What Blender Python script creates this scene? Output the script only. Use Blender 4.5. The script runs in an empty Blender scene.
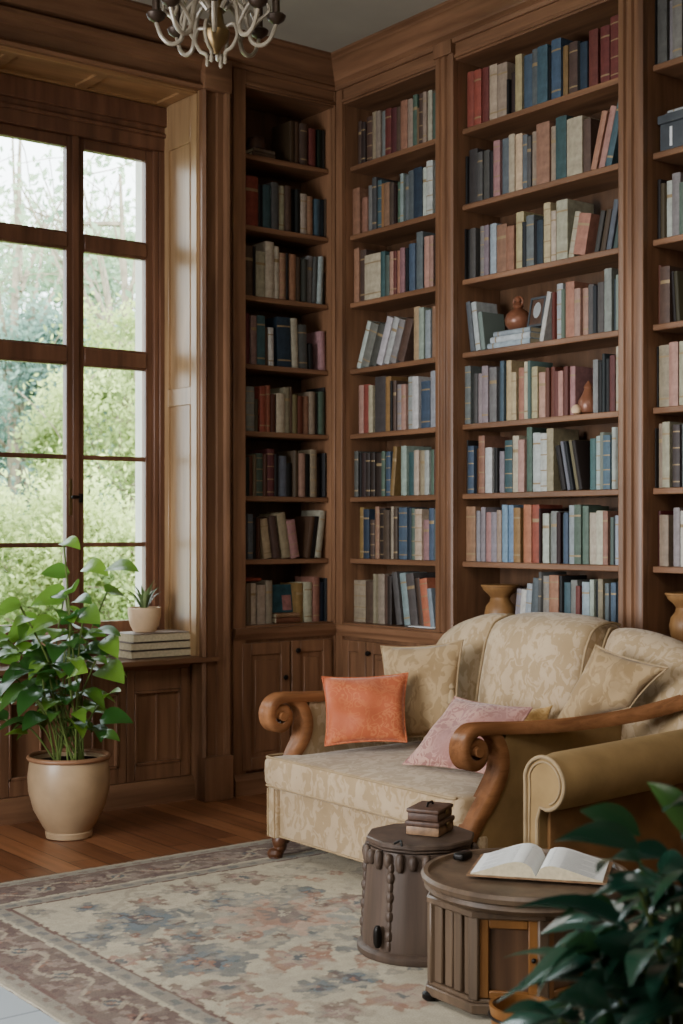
import bpy, bmesh, math, random
import numpy as np
from mathutils import Vector, Matrix
R = math.radians
rnd = random.Random(7)
scene = bpy.context.scene
COL = scene.collection
# ------------------------------------------------------------------ surveyed frame of the room
F, YAW, HOR = 1393.0, 0.65676, 530.0
cY, sY = math.cos(YAW), math.sin(YAW)
XB, YA, CEIL = 5.037, 6.589, 4.27
def ray(u, v):
    t = (u-341.5)/F
    return (cY*t+sY, -sY*t+cY, (HOR-v)/F)
def pX(u, v, X): r = ray(u, v); k = X/r[0]; return Vector((X, k*r[1], 1.5+k*r[2]))
def pY(u, v, Y): r = ray(u, v); k = Y/r[1]; return Vector((k*r[0], Y, 1.5+k*r[2]))
def pZ(u, v, Z): r = ray(u, v); k = (Z-1.5)/r[2]; return Vector((k*r[0], k*r[1], Z))
def pD(u, v, d): r = ray(u, v); return Vector((r[0]*d, r[1]*d, 1.5+r[2]*d))

# ------------------------------------------------------------------ colour / materials
def lin(h, m=1.0):
    h = h.lstrip('#'); o = []
    for i in (0, 2, 4):
        c = int(h[i:i+2], 16)/255
        o.append((c/12.92 if c <= .04045 else ((c+.055)/1.055)**2.4)*m)
    return (*o, 1.0)
class NT:
    def __init__(s, name):
        s.m = bpy.data.materials.new(name); s.m.use_nodes = True; s.t = s.m.node_tree; s.t.nodes.clear()
        s.out = s.n('ShaderNodeOutputMaterial')
    def n(s, typ, **kw):
        nd = s.t.nodes.new(typ)
        for k, v in kw.items():
            if k.startswith('_'): setattr(nd, k[1:], v)
            else:
                key = k.replace('__', ' ')
                nd.inputs[key].default_value = v
        return nd
    def l(s, a, b): s.t.links.new(a, b)
    def bsdf(s, rough=.5, spec=.5, **kw):
        b = s.n('ShaderNodeBsdfPrincipled'); b.inputs['Roughness'].default_value = rough
        b.inputs['Specular IOR Level'].default_value = spec
        s.l(b.outputs[0], s.out.inputs[0]); return b
    def coord(s, scale=(1, 1, 1), rot=(0, 0, 0), which='Object'):
        tc = s.n('ShaderNodeTexCoord'); mp = s.n('ShaderNodeMapping')
        mp.inputs['Scale'].default_value = scale; mp.inputs['Rotation'].default_value = rot
        s.l(tc.outputs[which], mp.inputs[0]); return mp.outputs[0]
    def noise(s, vec, scale=5, detail=4, rough=.55, dist=0):
        n = s.n('ShaderNodeTexNoise', Scale=scale, Detail=detail, Roughness=rough, Distortion=dist); s.l(vec, n.inputs['Vector']); return n.outputs[0]
    def ramp(s, fac, stops):
        r = s.n('ShaderNodeValToRGB'); e = r.color_ramp.elements
        while len(e) < len(stops): e.new(.5)
        for i, (p, c) in enumerate(stops): e[i].position = p; e[i].color = c
        s.l(fac, r.inputs[0]); return r.outputs[0]
    def mix(s, fac, a, b, mode='MIX'):
        m = s.n('ShaderNodeMix', _data_type='RGBA', _blend_type=mode)
        for sock, val in ((m.inputs[0], fac), (m.inputs[6], a), (m.inputs[7], b)):
            if hasattr(val, 'links'): s.l(val, sock)
            else: sock.default_value = val
        return m.outputs[2]
    def bump(s, h, b, strength=.3, dist=.01):
        n = s.n('ShaderNodeBump', Strength=strength, Distance=dist); s.l(h, n.inputs['Height']); s.l(n.outputs[0], b.inputs['Normal'])
def plain(name, col, rough=.5, spec=.4, metal=0, var=.12, scale=14, bump=0):
    N = NT(name); b = N.bsdf(rough, spec); b.inputs['Metallic'].default_value = metal
    v = N.noise(N.coord(), scale, 3)
    c = lin(col) if isinstance(col, str) else col
    d = tuple(x*(1-var*1.6) for x in c[:3])+(1,); e = tuple(min(1, x*(1+var)) for x in c[:3])+(1,)
    N.l(N.ramp(v, [(.3, d), (.7, e)]), b.inputs['Base Color'])
    if bump: N.bump(N.noise(N.coord(), scale*4, 3), b, bump, .004)
    return N.m
def wood(name, axis, dark, light, rough=.42, sc=1.0):
    N = NT(name); b = N.bsdf(rough, .35)
    s = [22*sc]*3; s['xyz'.index(axis)] = 1.6*sc
    v = N.coord(tuple(s)); n1 = N.noise(v, 1.0, 6, .6, .4)
    s2 = [5*sc]*3; s2['xyz'.index(axis)] = .7*sc
    n2 = N.noise(N.coord(tuple(s2)), 1.0, 3, .5, .8)
    c1 = N.ramp(n1, [(.15, lin(dark)), (.85, lin(light))])
    c2 = N.ramp(n2, [(.3, (.62, .60, .58, 1)), (.7, (1.12, 1.1, 1.08, 1))])
    N.l(N.mix(1.0, c1, c2, 'MULTIPLY'), b.inputs['Base Color'])
    N.bump(n1, b, .08, .003)
    return N.m
WD, WL = '#5a3d2b', '#987052'
M = {}
for ax in 'xyz': M['wood_'+ax] = wood('walnut_grain_'+ax, ax, WD, WL)
M['wood_dark'] = wood('dark_walnut_grain', 'z', '#3a281b', '#6e5039')
M['wood_reveal'] = wood('lit_reveal_wood', 'z', '#8a6a48', '#bd9b72', .33)  # lighter wood: sky brightness on the jamb put into the colour
M['wood_soffit'] = wood('lit_soffit_wood', 'x', '#86633f', '#b98f62', .4)  # lightened wood: bounced daylight on the soffit put into the colour
M['wood_frame'] = wood('window_frame_wood', 'z', '#52372a', '#8a6148', .4)
M['sofa_wood'] = wood('polished_walnut_arm', 'x', '#5f3c25', '#a06f49', .26, 1.2)
M['leg_wood'] = wood('carved_leg_wood', 'z', '#3f2718', '#6f462d', .35)
M['barrel_wood'] = wood('weathered_brown_wood', 'z', '#352a23', '#604f42', .55)
M['table_wood'] = wood('brown_table_wood', 'z', '#43362b', '#76614c', .45)
M['table_orange'] = wood('amber_table_wood', 'z', '#62401f', '#9a6836', .4)
M['pale_turned'] = wood('pale_turned_wood', 'z', '#7a5634', '#a37b4c', .45)
M['plaster'] = plain('grey_beige_plaster', '#a49f8f', .9, .1, var=.04, scale=3)
M['stone'] = plain('pale_outer_stone', '#c9c6bd', .9, .1, var=.05)
M['black_iron'] = plain('black_iron', '#17130f', .45, .5, .6)
M['brass'] = plain('aged_brass', '#7a6340', .35, .5, .8)
M['cup'] = plain('dark_bronze', '#3b2d22', .45, .5, .5)
M['glassarm'] = plain('smoky_horn_arm', '#8f8472', .3, .5, .1)
M['pages'] = plain('book_pages', '#c9bb9c', .85, .1, var=.1, scale=60)
M['pages_white'] = plain('open_book_pages', '#e8e8e4', .8, .15, var=.03, scale=40)
M['gilt'] = plain('spine_lettering', '#8f7a58', .55, .4, .2)
M['cream_pot'] = plain('cream_glazed_ceramic', '#a68c6c', .35, .5, var=.12, scale=6)
M['pot_rim'] = plain('brown_pot_rim', '#8a6448', .45, .4)
M['small_pot'] = plain('matte_blush_ceramic', '#d9b894', .55, .3, var=.06)
M['soil'] = plain('dark_soil', '#241912', .95, .1, var=.3, scale=60, bump=.6)
M['stem'] = plain('green_stem', '#56652f', .5, .3)
M['bark'] = plain('grey_bark', '#8b8070', .9, .1, var=.25, scale=9)
M['copper'] = plain('copper_glaze', '#80513a', .35, .5, .2)
M['white'] = plain('white_paper', '#cfd2d2', .7, .2, var=.05)
M['grey_card'] = plain('charcoal_card', '#45494c', .6, .3)
M['leather'] = plain('brown_leather', '#4f382b', .5, .35, var=.25, scale=40, bump=.3)
M['leather_pale'] = plain('tan_leather', '#84664b', .5, .35, var=.25, scale=40)
M['tile'] = None
def fabric_damask(name, light, dark, scale=9):
    N = NT(name); b = N.bsdf(.85, .15); b.inputs['Sheen Weight'].default_value = .15
    w = N.noise(N.coord((1, 1, 1)), 6, 2)
    tc = N.n('ShaderNodeTexCoord'); ad = N.n('ShaderNodeMix', _data_type='RGBA', _blend_type='ADD'); ad.inputs[0].default_value = .12
    N.l(tc.outputs['Object'], ad.inputs[6])
    nn = N.n('ShaderNodeTexNoise', Scale=11, Detail=2); N.l(tc.outputs['Object'], nn.inputs['Vector']); N.l(nn.outputs[1], ad.inputs[7])
    mp = N.n('ShaderNodeMapping'); mp.inputs['Scale'].default_value = (1.5, 1.5, .8); N.l(ad.outputs[2], mp.inputs[0])
    v = N.n('ShaderNodeTexNoise', Scale=scale*1.4, Detail=2.5, Roughness=.5, Distortion=1.2); N.l(mp.outputs[0], v.inputs['Vector'])
    mask = N.ramp(v.outputs[0], [(.47, (0, 0, 0, 1)), (.53, (1, 1, 1, 1))])
    big = N.ramp(w, [(.3, (.9, .88, .85, 1)), (.7, (1.05, 1.05, 1.05, 1))])
    N.l(N.mix(1.0, N.mix(mask, lin(light), lin(dark)), big, 'MULTIPLY'), b.inputs['Base Color'])
    fine = N.noise(N.coord(), 420, 2); N.bump(fine, b, .15, .002)
    return N.m
M['damask'] = fabric_damask('cream_damask', '#b09a7c', '#9d8665')
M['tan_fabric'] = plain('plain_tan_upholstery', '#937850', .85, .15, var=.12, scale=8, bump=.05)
M['tan_shaded'] = plain('shadow_tan_upholstery', '#7a5836', .88, .1, var=.15, scale=8)  # darker copy of the tan upholstery, shade below the roll in its colour
M['piping'] = plain('cream_piping', '#9a8464', .8, .15)
def embroidered(name, base, line, sc, hard=.03):
    N = NT(name); b = N.bsdf(.6, .25); b.inputs['Sheen Weight'].default_value = .25
    n = N.noise(N.coord((1, 1, 1)), sc, 1.5, .5, 1.6)
    m = N.ramp(n, [(.5-hard-.04, (0, 0, 0, 1)), (.5-hard, (1, 1, 1, 1)), (.5+hard, (1, 1, 1, 1)), (.5+hard+.04, (0, 0, 0, 1))])
    big = N.noise(N.coord(), 4, 2)
    mm = N.mix(1.0, m, N.ramp(big, [(.38, (0.1, 0.1, 0.1, 1)), (.55, (1, 1, 1, 1))]), 'MULTIPLY')
    N.l(N.mix(mm, lin(base), lin(line)), b.inputs['Base Color'])
    return N.m
M['orange'] = embroidered('orange_embroidered_satin', '#a8532f', '#b8693f', 22)
M['pink'] = embroidered('dusty_pink_paisley', '#8c5f57', '#b08878', 18, .045)
M['mustard'] = embroidered('mustard_weave', '#b08a52', '#c9a66c', 25)
M['cushion_tan'] = fabric_damask('tan_cushion_damask', '#9f8765', '#8d7554', 7)
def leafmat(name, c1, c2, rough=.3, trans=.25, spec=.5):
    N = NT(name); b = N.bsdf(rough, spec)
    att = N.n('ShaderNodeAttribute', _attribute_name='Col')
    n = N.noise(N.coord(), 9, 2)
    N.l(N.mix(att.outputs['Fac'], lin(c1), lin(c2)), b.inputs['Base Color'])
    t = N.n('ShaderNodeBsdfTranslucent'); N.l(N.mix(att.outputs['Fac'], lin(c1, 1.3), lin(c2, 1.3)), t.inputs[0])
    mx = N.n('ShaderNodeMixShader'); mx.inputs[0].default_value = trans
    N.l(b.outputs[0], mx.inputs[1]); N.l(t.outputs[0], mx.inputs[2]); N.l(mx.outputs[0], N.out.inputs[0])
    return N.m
M['leaf'] = leafmat('pothos_leaf', '#2f5a26', '#9cc84a', .3, .45)
M['leaf_dark'] = leafmat('glossy_dark_leaf', '#21493a', '#659238', .27, .15, 1.0)
M['leaf_spike'] = leafmat('spiky_leaf', '#41552f', '#8a9a68', .4, .2)
def treemat(name, c1, c2): return leafmat(name, c1, c2, .7, .35, .2)
def book_mat():
    N = NT('book_cloth'); b = N.bsdf(.6, .3)
    oi = N.n('ShaderNodeObjectInfo'); n = N.noise(N.coord((1, 1, 1)), 30, 4)
    N.l(N.mix(1.0, oi.outputs['Color'], N.ramp(n, [(.3, (.7, .69, .68, 1)), (.7, (1.1, 1.1, 1.1, 1))]), 'MULTIPLY'), b.inputs['Base Color'])
    return N.m
M['book'] = book_mat()
def book_vc():
    N = NT('book_cloth_mixed'); b = N.bsdf(.6, .3)
    a = N.n('ShaderNodeAttribute', _attribute_name='Col'); N.l(a.outputs['Color'], b.inputs['Base Color']); return N.m
M['book_vc'] = book_vc()
def floor_mat():
    N = NT('oak_plank_floor'); b = N.bsdf(.32, .4)
    v = N.coord((1, 1, 1), (0, 0, R(90)))
    br = N.n('ShaderNodeTexBrick', Scale=1.0, Mortar__Size=.0025, Bias=0.0, Brick__Width=1.7, Row__Height=.13)
    br.inputs['Color1'].default_value = lin('#68412b'); br.inputs['Color2'].default_value = lin('#a06c48'); br.inputs['Mortar'].default_value = lin('#1c100a')
    br.offset = .37; N.l(v, br.inputs['Vector'])
    g = N.noise(N.coord((26, 1.5, 1)), 1.0, 5, .6, .5)
    N.l(N.mix(1.0, br.outputs[0], N.ramp(g, [(.3, (.65, .62, .6, 1)), (.7, (1.15, 1.12, 1.1, 1))]), 'MULTIPLY'), b.inputs['Base Color'])
    return N.m
M['floor'] = floor_mat()
def tile_mat():
    N = NT('pale_stone_tile'); b = N.bsdf(.4, .4)
    br = N.n('ShaderNodeTexBrick', Scale=1.0, Mortar__Size=.006, Brick__Width=.4, Row__Height=.4); br.offset = 0
    br.inputs['Color1'].default_value = lin('#8a9096'); br.inputs['Color2'].default_value = lin('#979da2'); br.inputs['Mortar'].default_value = lin('#6f7478')
    N.l(N.coord(), br.inputs['Vector']); N.l(br.outputs[0], b.inputs['Base Color']); return N.m
M['tile'] = tile_mat()
def glass_mat():
    N = NT('window_glass'); t = N.n('ShaderNodeBsdfTransparent', Color=(.96, .98, .97, 1)); g = N.n('ShaderNodeBsdfGlossy', Roughness=.02)
    lw = N.n('ShaderNodeFresnel', IOR=1.4); mx = N.n('ShaderNodeMixShader'); N.l(lw.outputs[0], mx.inputs[0])
    N.l(t.outputs[0], mx.inputs[1]); N.l(g.outputs[0], mx.inputs[2]); N.l(mx.outputs[0], N.out.inputs[0]); return N.m
M['glass'] = glass_mat()
def vc_mat(name, rough=.95):
    N = NT(name); b = N.bsdf(rough, .1); a = N.n('ShaderNodeAttribute', _attribute_name='Col')
    n = N.noise(N.coord(), 160, 3)
    N.l(N.mix(1.0, a.outputs['Color'], N.ramp(n, [(.25, (.75, .75, .75, 1)), (.75, (1.12, 1.12, 1.12, 1))]), 'MULTIPLY'), b.inputs['Base Color'])
    N.bump(n, b, .4, .004); return N.m
M['rug'] = vc_mat('woven_rug')
M['lawn'] = plain('lawn_green', '#7f9a55', .95, .05, var=.3, scale=2)

# ------------------------------------------------------------------ geometry helpers
def finish(bm, name, mats, parent=None, sharp=38, off=None, smooth=True, bevel=0, loc=None):
    bmesh.ops.recalc_face_normals(bm, faces=bm.faces[:])
    if parent is not None and off is None: off = ROOT.get(parent.name, Vector((0, 0, 0)))
    if off is not None and off.length: bmesh.ops.translate(bm, vec=-off, verts=bm.verts[:])
    if smooth:
        for f in bm.faces: f.smooth = True
        for e in bm.edges:
            if len(e.link_faces) == 2 and e.calc_face_angle(0) > R(sharp): e.smooth = False
    me = bpy.data.meshes.new(name); bm.to_mesh(me); bm.free()
    for m in (mats if isinstance(mats, (list, tuple)) else [mats]): me.materials.append(M[m] if isinstance(m, str) else m)
    o = bpy.data.objects.new(name, me); COL.objects.link(o)
    if parent is not None:
        o.parent = parent; ROOT[o.name] = off if off is not None else Vector((0, 0, 0))
    if bevel:
        md = o.modifiers.new('edge', 'BEVEL'); md.width = bevel; md.segments = 1; md.limit_method = 'ANGLE'; md.angle_limit = R(50)
    return o
ROOT = {}
def empty(name, loc, label=None, cat=None, group=None, kind=None):
    o = bpy.data.objects.new(name, None); o.empty_display_size = .1; COL.objects.link(o); o.location = loc
    ROOT[o.name] = Vector(loc); tag(o, label, cat, group, kind); return o
def tag(o, label=None, cat=None, group=None, kind=None):
    for k, v in (('label', label), ('category', cat), ('group', group), ('kind', kind)):
        if v: o[k] = v
    return o
def thing(o, origin, label, cat, group=None):      # a one-mesh thing: move its origin to its base
    me = o.data; v = Vector(origin); me.transform(Matrix.Translation(-v)); o.location = v; ROOT[o.name] = v
    return tag(o, label, cat, group)
def B(): return bmesh.new()
def box(bm, x0, x1, y0, y1, z0, z1, mat=0, M4=None):
    vs = [bm.verts.new((x, y, z)) for x in (x0, x1) for y in (y0, y1) for z in (z0, z1)]
    if M4 is not None:
        for v in vs: v.co = M4 @ v.co
    for q in ((0, 1, 3, 2), (4, 6, 7, 5), (0, 4, 5, 1), (2, 3, 7, 6), (0, 2, 6, 4), (1, 5, 7, 3)):
        bm.faces.new([vs[i] for i in q]).material_index = mat
    return vs
def prism(bm, pts, axis, a, b, mat=0):
    """extrude a closed 2-D outline along an axis; pts are in the two other axes in xyz order"""
    def mk(p, t):
        c = list(p); c.insert('xyz'.index(axis), t); return bm.verts.new(c)
    A = [mk(p, a) for p in pts]; Bv = [mk(p, b) for p in pts]; n = len(pts)
    for i in range(n): bm.faces.new((A[i], A[(i+1) % n], Bv[(i+1) % n], Bv[i])).material_index = mat
    bm.faces.new(A[::-1]).material_index = mat; bm.faces.new(Bv).material_index = mat
def lathe(bm, prof, c=(0, 0, 0), seg=32, mat=0, cap=True, sx=1, sy=1):
    rings = []
    for r, z in prof:
        rings.append([bm.verts.new((c[0]+sx*r*math.cos(2*math.pi*i/seg), c[1]+sy*r*math.sin(2*math.pi*i/seg), c[2]+z)) for i in range(seg)])
    for a, b in zip(rings, rings[1:]):
        for i in range(seg): bm.faces.new((a[i], a[(i+1) % seg], b[(i+1) % seg], b[i])).material_index = mat
    if cap:
        bm.faces.new(rings[0][::-1]).material_index = mat; bm.faces.new(rings[-1]).material_index = mat
def spline(pts, n=8):
    P = [Vector(p) for p in pts]; out = []
    for i in range(len(P)-1):
        p0, p1, p2, p3 = P[max(i-1, 0)], P[i], P[i+1], P[min(i+2, len(P)-1)]
        for k in range(n):
            t = k/n; out.append(.5*((2*p1)+(-p0+p2)*t+(2*p0-5*p1+4*p2-p3)*t*t+(-p0+3*p1-3*p2+p3)*t**3))
    out.append(P[-1]); return out
def tube(bm, pts, r, seg=8, mat=0, closed=False):
    rr = r if callable(r) else (lambda t: r); n = len(pts); rings = []; prev = None
    for i, p in enumerate(pts):
        if closed: t = (pts[(i+1) % n]-pts[i-1]).normalized()
        else: t = (pts[min(i+1, n-1)]-pts[max(i-1, 0)]).normalized()
        if prev is None: a = t.orthogonal().normalized()
        else:
            a = prev-t*prev.dot(t)
            a = a.normalized() if a.length > 1e-6 else t.orthogonal().normalized()
        prev = a; b = t.cross(a); q = rr(i/max(n-1, 1))
        rings.append([bm.verts.new(p+a*q*math.cos(2*math.pi*k/seg)+b*q*math.sin(2*math.pi*k/seg)) for k in range(seg)])
    pairs = list(zip(rings, rings[1:]))+([(rings[-1], rings[0])] if closed else [])
    for a, b in pairs:
        for k in range(seg): bm.faces.new((a[k], a[(k+1) % seg], b[(k+1) % seg], b[k])).material_index = mat
    if not closed:
        bm.faces.new(rings[0][::-1]).material_index = mat; bm.faces.new(rings[-1]).material_index = mat
def sweep(bm, pts, prof, side, scale=None, mat=0):
    """sweep a closed profile [(a along side, b along normal)] on a path lying in a plane whose normal is side"""
    side = Vector(side); rings = []; n = len(pts)
    for i, p in enumerate(pts):
        t = (pts[min(i+1, n-1)]-pts[max(i-1, 0)]).normalized(); nn = t.cross(side).normalized(); k = scale(i/(n-1)) if scale else 1
        rings.append([bm.verts.new(p+side*a*k+nn*b*k) for a, b in prof])
    m = len(prof)
    for a, b in zip(rings, rings[1:]):
        for k in range(m): bm.faces.new((a[k], a[(k+1) % m], b[(k+1) % m], b[k])).material_index = mat
    bm.faces.new(rings[0][::-1]); bm.faces.new(rings[-1])
def rbox(bm, x0, x1, y0, y1, z0, z1, r=.02, seg=3, mat=0):
    """box with rounded edges as one closed piece"""
    t = bmesh.new(); box(t, x0, x1, y0, y1, z0, z1); bmesh.ops.recalc_face_normals(t, faces=t.faces[:])
    bmesh.ops.bevel(t, geom=t.edges[:], offset=r, segments=seg, profile=.5, affect='EDGES')
    mp = {}
    for v in t.verts: mp[v] = bm.verts.new(v.co)
    for f in t.faces: bm.faces.new([mp[v] for v in f.verts]).material_index = mat
    t.free()

# ------------------------------------------------------------------ the setting
def struct(bm, name, mats, parent=None, bevel=0): 
    o = finish(bm, name, mats, parent, bevel=bevel)
    if parent is None: o['kind'] = 'structure'
    return o
XL, YF = -1.6, -2.2
b = B(); box(b, XL, 5.6, YF, 7.05, -.12, 0); struct(b, 'floor', 'floor')
b = B(); box(b, .4, 1.9, 1.6, 4.6, .0005, .008); struct(b, 'floor_tiles', 'tile')
b = B(); box(b, XL-.1, 5.6, YF-.1, 7.2, CEIL, CEIL+.1); struct(b, 'ceiling', 'plaster')
b = B(); box(b, XB+.375, XB+.5, YF, 7.1, 0, CEIL); struct(b, 'wall_right', 'wood_dark')
b = B(); box(b, XL-.1, XL, YF, 7.1, 0, CEIL); struct(b, 'wall_left', 'plaster')
b = B(); box(b, XL, 5.6, YF-.1, YF, 0, CEIL); struct(b, 'wall_front', 'plaster')
WX0, WX1, WT = 2.43, 4.084, 3.93
W = 6.959
b = B()
box(b, XL, WX0, YA, W+.14, 0, CEIL)                       # beside the window, out of the frame
box(b, WX0, WX1, YA, W+.14, WT+.02, CEIL)                 # over the window
box(b, WX1+.012, 4.30, YA, W+.14, 0, CEIL)                # between window and bookcase
box(b, 4.30, XB+.5, YA+.375, W+.14, 0, CEIL)              # behind the bookcase
box(b, WX0, WX1+.012, 6.70, W+.14, 0, .785)               # under the sill
struct(b, 'wall_back', 'wood_z', bevel=.003)
b = B(); box(b, WX0, WX1-.11, W+.1, W+.141, .8, .9); box(b, WX1-.112, WX1+.5, W+.045, W+.145, .8, CEIL); struct(b, 'wall_outer', 'stone')
# wainscot panelling under the window
b = B()
for x0, x1 in ((2.50, 2.95), (2.95, 3.42), (3.42, 3.68), (3.68, 4.07)):
    box(b, x0+.001, x0+.05, 6.678, 6.702, .131, .734); box(b, x1-.05, x1-.001, 6.678, 6.702, .131, .734)
    box(b, x0+.051, x1-.051, 6.678, 6.702, .62, .734); box(b, x0+.051, x1-.051, 6.678, 6.702, .131, .215)
    c = (x0+x1)/2
    box(b, c-.006, c+.006, 6.69, 6.702, .215, .62)
    for z in (.215, .605): box(b, x0+.05, x1-.05, 6.672, 6.702, z, z+.015)
    for x in (x0+.05, x1-.065): box(b, x, x+.015, 6.672, 6.702, .215, .62)
struct(b, 'trim_1', 'wood_z', bevel=.003)
b = B(); prism(b, [(6.70, 0), (6.65, 0), (6.65, .1), (6.66, .115), (6.67, .13), (6.70, .13)], 'x', WX0, WX1+.01); struct(b, 'baseboard_back', 'wood_x')
# column-like casing beside the window, plinth block and window-head casing
def casing_prof(x0, x1, y):   # moulded outline in (x,y), proud towards -y
    w = x1-x0
    return [(x0, y+.03), (x0, y-.03), (x0+.018, y-.042), (x0+.034, y-.03), (x0+.04, y-.012), (x0+w*.55, y-.012), (x0+w*.58, y-.026), (x0+w*.8, y-.026),
            (x0+w*.83, y-.05), (x1-.012, y-.055), (x1, y-.045), (x1, y+.03)]
b = B(); prism(b, casing_prof(WX1+.001, 4.262, YA), 'z', .24, WT+.004)
struct(b, 'trim_2', 'wood_z')
b = B(); rbox(b, WX1-.002, 4.27, YA-.068, YA+.03, 0, .245, .008, 2); struct(b, 'trim_3', 'wood_z')
b = B()
zz = WT
prism(b, [(YA+.03, zz+.005), (YA-.03, zz+.005), (YA-.042, zz+.02), (YA-.03, zz+.036), (YA-.012, zz+.045), (YA-.012, zz+.11), (YA-.026, zz+.115), (YA-.03, zz+.15), (YA-.055, zz+.165), (YA-.055, zz+.185), (YA+.03, zz+.19)], 'x', XL+.5, WX1+.001)
rbox(b, WX1+.0015, 4.265, YA-.06, YA+.03, WT+.0045, WT+.19, .006, 2)
struct(b, 'trim_4', 'wood_x')
# reveal lining (right jamb) and panelled soffit
b = B()
box(b, WX1-.004, WX1+.012, YA+.0, W, .80, WT+.02)
for y0, y1, z0, z1 in ((YA+.005, YA+.07, .80, WT), (W-.06, W-.005, .80, WT), (YA+.07, W-.06, .80, .92), (YA+.07, W-.06, 3.66, WT), (YA+.07, W-.06, 2.2, 2.3)):
    box(b, WX1-.014, WX1, y0, y1, z0, z1)
for z0, z1 in ((.92, 2.2), (2.3, 3.66)):
    box(b, WX1-.019, WX1, YA+.068, YA+.08, z0, z1); box(b, WX1-.019, WX1, W-.072, W-.06, z0, z1)
struct(b, 'trim_5', 'wood_reveal', bevel=.003)
b = B()
box(b, WX0, WX1, YA+.0, W, WT, WT+.018)
for x in (2.5, 3.0, 3.52, 4.03):
    box(b, x-.035, x+.035, YA+.005, W-.005, WT-.014, WT+.002)
for y in (YA+.03, W-.03): box(b, WX0, WX1-.014, y-.028, y+.028, WT-.016, WT+.002)
struct(b, 'trim_6', 'wood_soffit', bevel=.003)
# window sill
b = B()
prism(b, [(6.70, .735), (6.665, .735), (6.66, .745), (6.65, .757), (6.65, .7715), (6.70, .7715)], 'x', WX0, WX1-.02)
box(b, WX0, 4.175, YA-.062, YA-.056, .772, .80); box(b, WX0, WX1-.006, YA-.056, W-.021, .772, .80)
struct(b, 'trim_7', 'wood_x', bevel=.004)
# crown mouldings and friezes
def crown(z0, z1, d):
    h = z1-z0
    return [(0, z0-.03), (.018, z0-.03), (.024, z0-.01), (.02, z0), (.045, z0+.1*h), (.05, z0+.2*h), (.075, z0+.35*h), (.11, z0+.6*h), (.118, z0+.68*h), (.13, z0+.72*h), (.13, z0+.82*h), (d, z0+.9*h), (d, z1), (0, z1)]
b = B(); prism(b, [(YA-a, z) for a, z in crown(4.135, CEIL, .15)], 'x', XL, XB); struct(b, 'trim_8', 'wood_x')
b = B(); prism(b, [(XB-a, z) for a, z in crown(4.135, CEIL, .15)], 'y', YF, YA); struct(b, 'trim_9', 'wood_y')

# ------------------------------------------------------------------ window_1
win = empty('window_1', (3.26, W, .8), kind='structure')
y0, y1 = W, W+.085
b = B()
box(b, WX0, WX0+.05, y0-.02, y1, .915, 3.665); box(b, WX1-.045, WX1-.004, y0-.02, y1, .915, 3.665)
box(b, WX0, WX1-.004, y0-.02, y1, 3.665, WT); box(b, WX0, WX1-.004, y0-.02, y1, .80, .915)
box(b, WX0, WX1-.006, y0-.045, y0-.018, 3.80, WT-.018); box(b, WX0, WX1-.006, y0-.034, y0-.018, 3.74, 3.765); box(b, WX1-.075, WX1-.0445, y0-.008, y1-.002, .914, 3.666)
finish(b, 'frame', 'wood_frame', win, bevel=.004)
MX = (2.99, 3.52)
sashes = ((2.48, 2.985), (3.005, 3.515), (3.525, 4.012))
for i, (a, c) in enumerate(sashes):
    b = B(); s = .052; e = .044 if i < 2 else .046
    ya, yb = y0+.012, y0+.062
    box(b, a, a+s, ya, yb, .915, 3.665); box(b, c-e, c, ya, yb, .915, 3.665)
    for z0, z1 in ((3.605, 3.665), (3.04, 3.139), (2.407, 2.517), (.915, .99)): box(b, a+s, c-e, ya, yb, z0, z1)
    for z in (1.902, 1.418): box(b, a+s, c-e, ya+.008, yb-.008, z-.013, z+.013)
    for z0, z1 in ((3.05, 3.13), (2.417, 2.507)): box(b, a+s, c-e, ya-.008, ya+.002, z0, z1)
    o = finish(b, 'casement', 'wood_frame', win, bevel=.004)
    b = B(); box(b, a+.02, c-.02, ya+.022, ya+.027, .93, 3.65); finish(b, 'glazing', 'glass', o)
    if i == 1:
        b = B(); rbox(b, c-.034, c-.006, ya-.012, ya+.0, 1.58, 1.78, .004, 2); hd = finish(b, 'handle_plate', 'brass', o)
        b = B(); rbox(b, c-.026, c+.034, ya-.035, ya-.0125, 1.672, 1.69, .005, 2); rbox(b, c+.02, c+.04, ya-.036, ya-.0125, 1.65, 1.7, .005, 2)
        finish(b, 'handle', 'black_iron', o)
b = B(); box(b, 3.5, 3.54, y0-.006, y0+.012, .915, 3.665); finish(b, 'meeting_bead', 'wood_frame', win, bevel=.004)

# ------------------------------------------------------------------ bookcases
RAW = [3.634, 3.23, 2.832, 2.443, 2.062, 1.693, 1.333]
SZ = [1.5+(z-1.5)*1.01 for z in RAW]+[.955]
TOPZ = 4.013; REC = .05; TH = .03
def panel_door(bm, axis, f, a0, a1, z0, z1, out=-1, fw=.062):
    """panelled door facing -x (axis 'y' runs along it) or -y; f = face plane"""
    def bx(p0, p1, d0, d1, q0, q1):
        if axis == 'y': box(bm, f+d0, f+d1, p0, p1, q0, q1)
        else: box(bm, p0, p1, f+d0, f+d1, q0, q1)
    bx(a0, a0+fw, -.012, .01, z0, z1); bx(a1-fw, a1, -.012, .01, z0, z1)
    bx(a0+fw, a1-fw, -.012, .01, z0, z0+fw*1.1); bx(a0+fw, a1-fw, -.012, .01, z1-fw*1.1, z1)
    bx(a0+fw, a1-fw, .0, .01, z0+fw, z1-fw)
    g = .03
    if a1-a0 > fw*2+.1: bx(a0+fw+g, a1-fw-g, -.006, .005, z0+fw*1.1+g, z1-fw*1.1-g)
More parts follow.
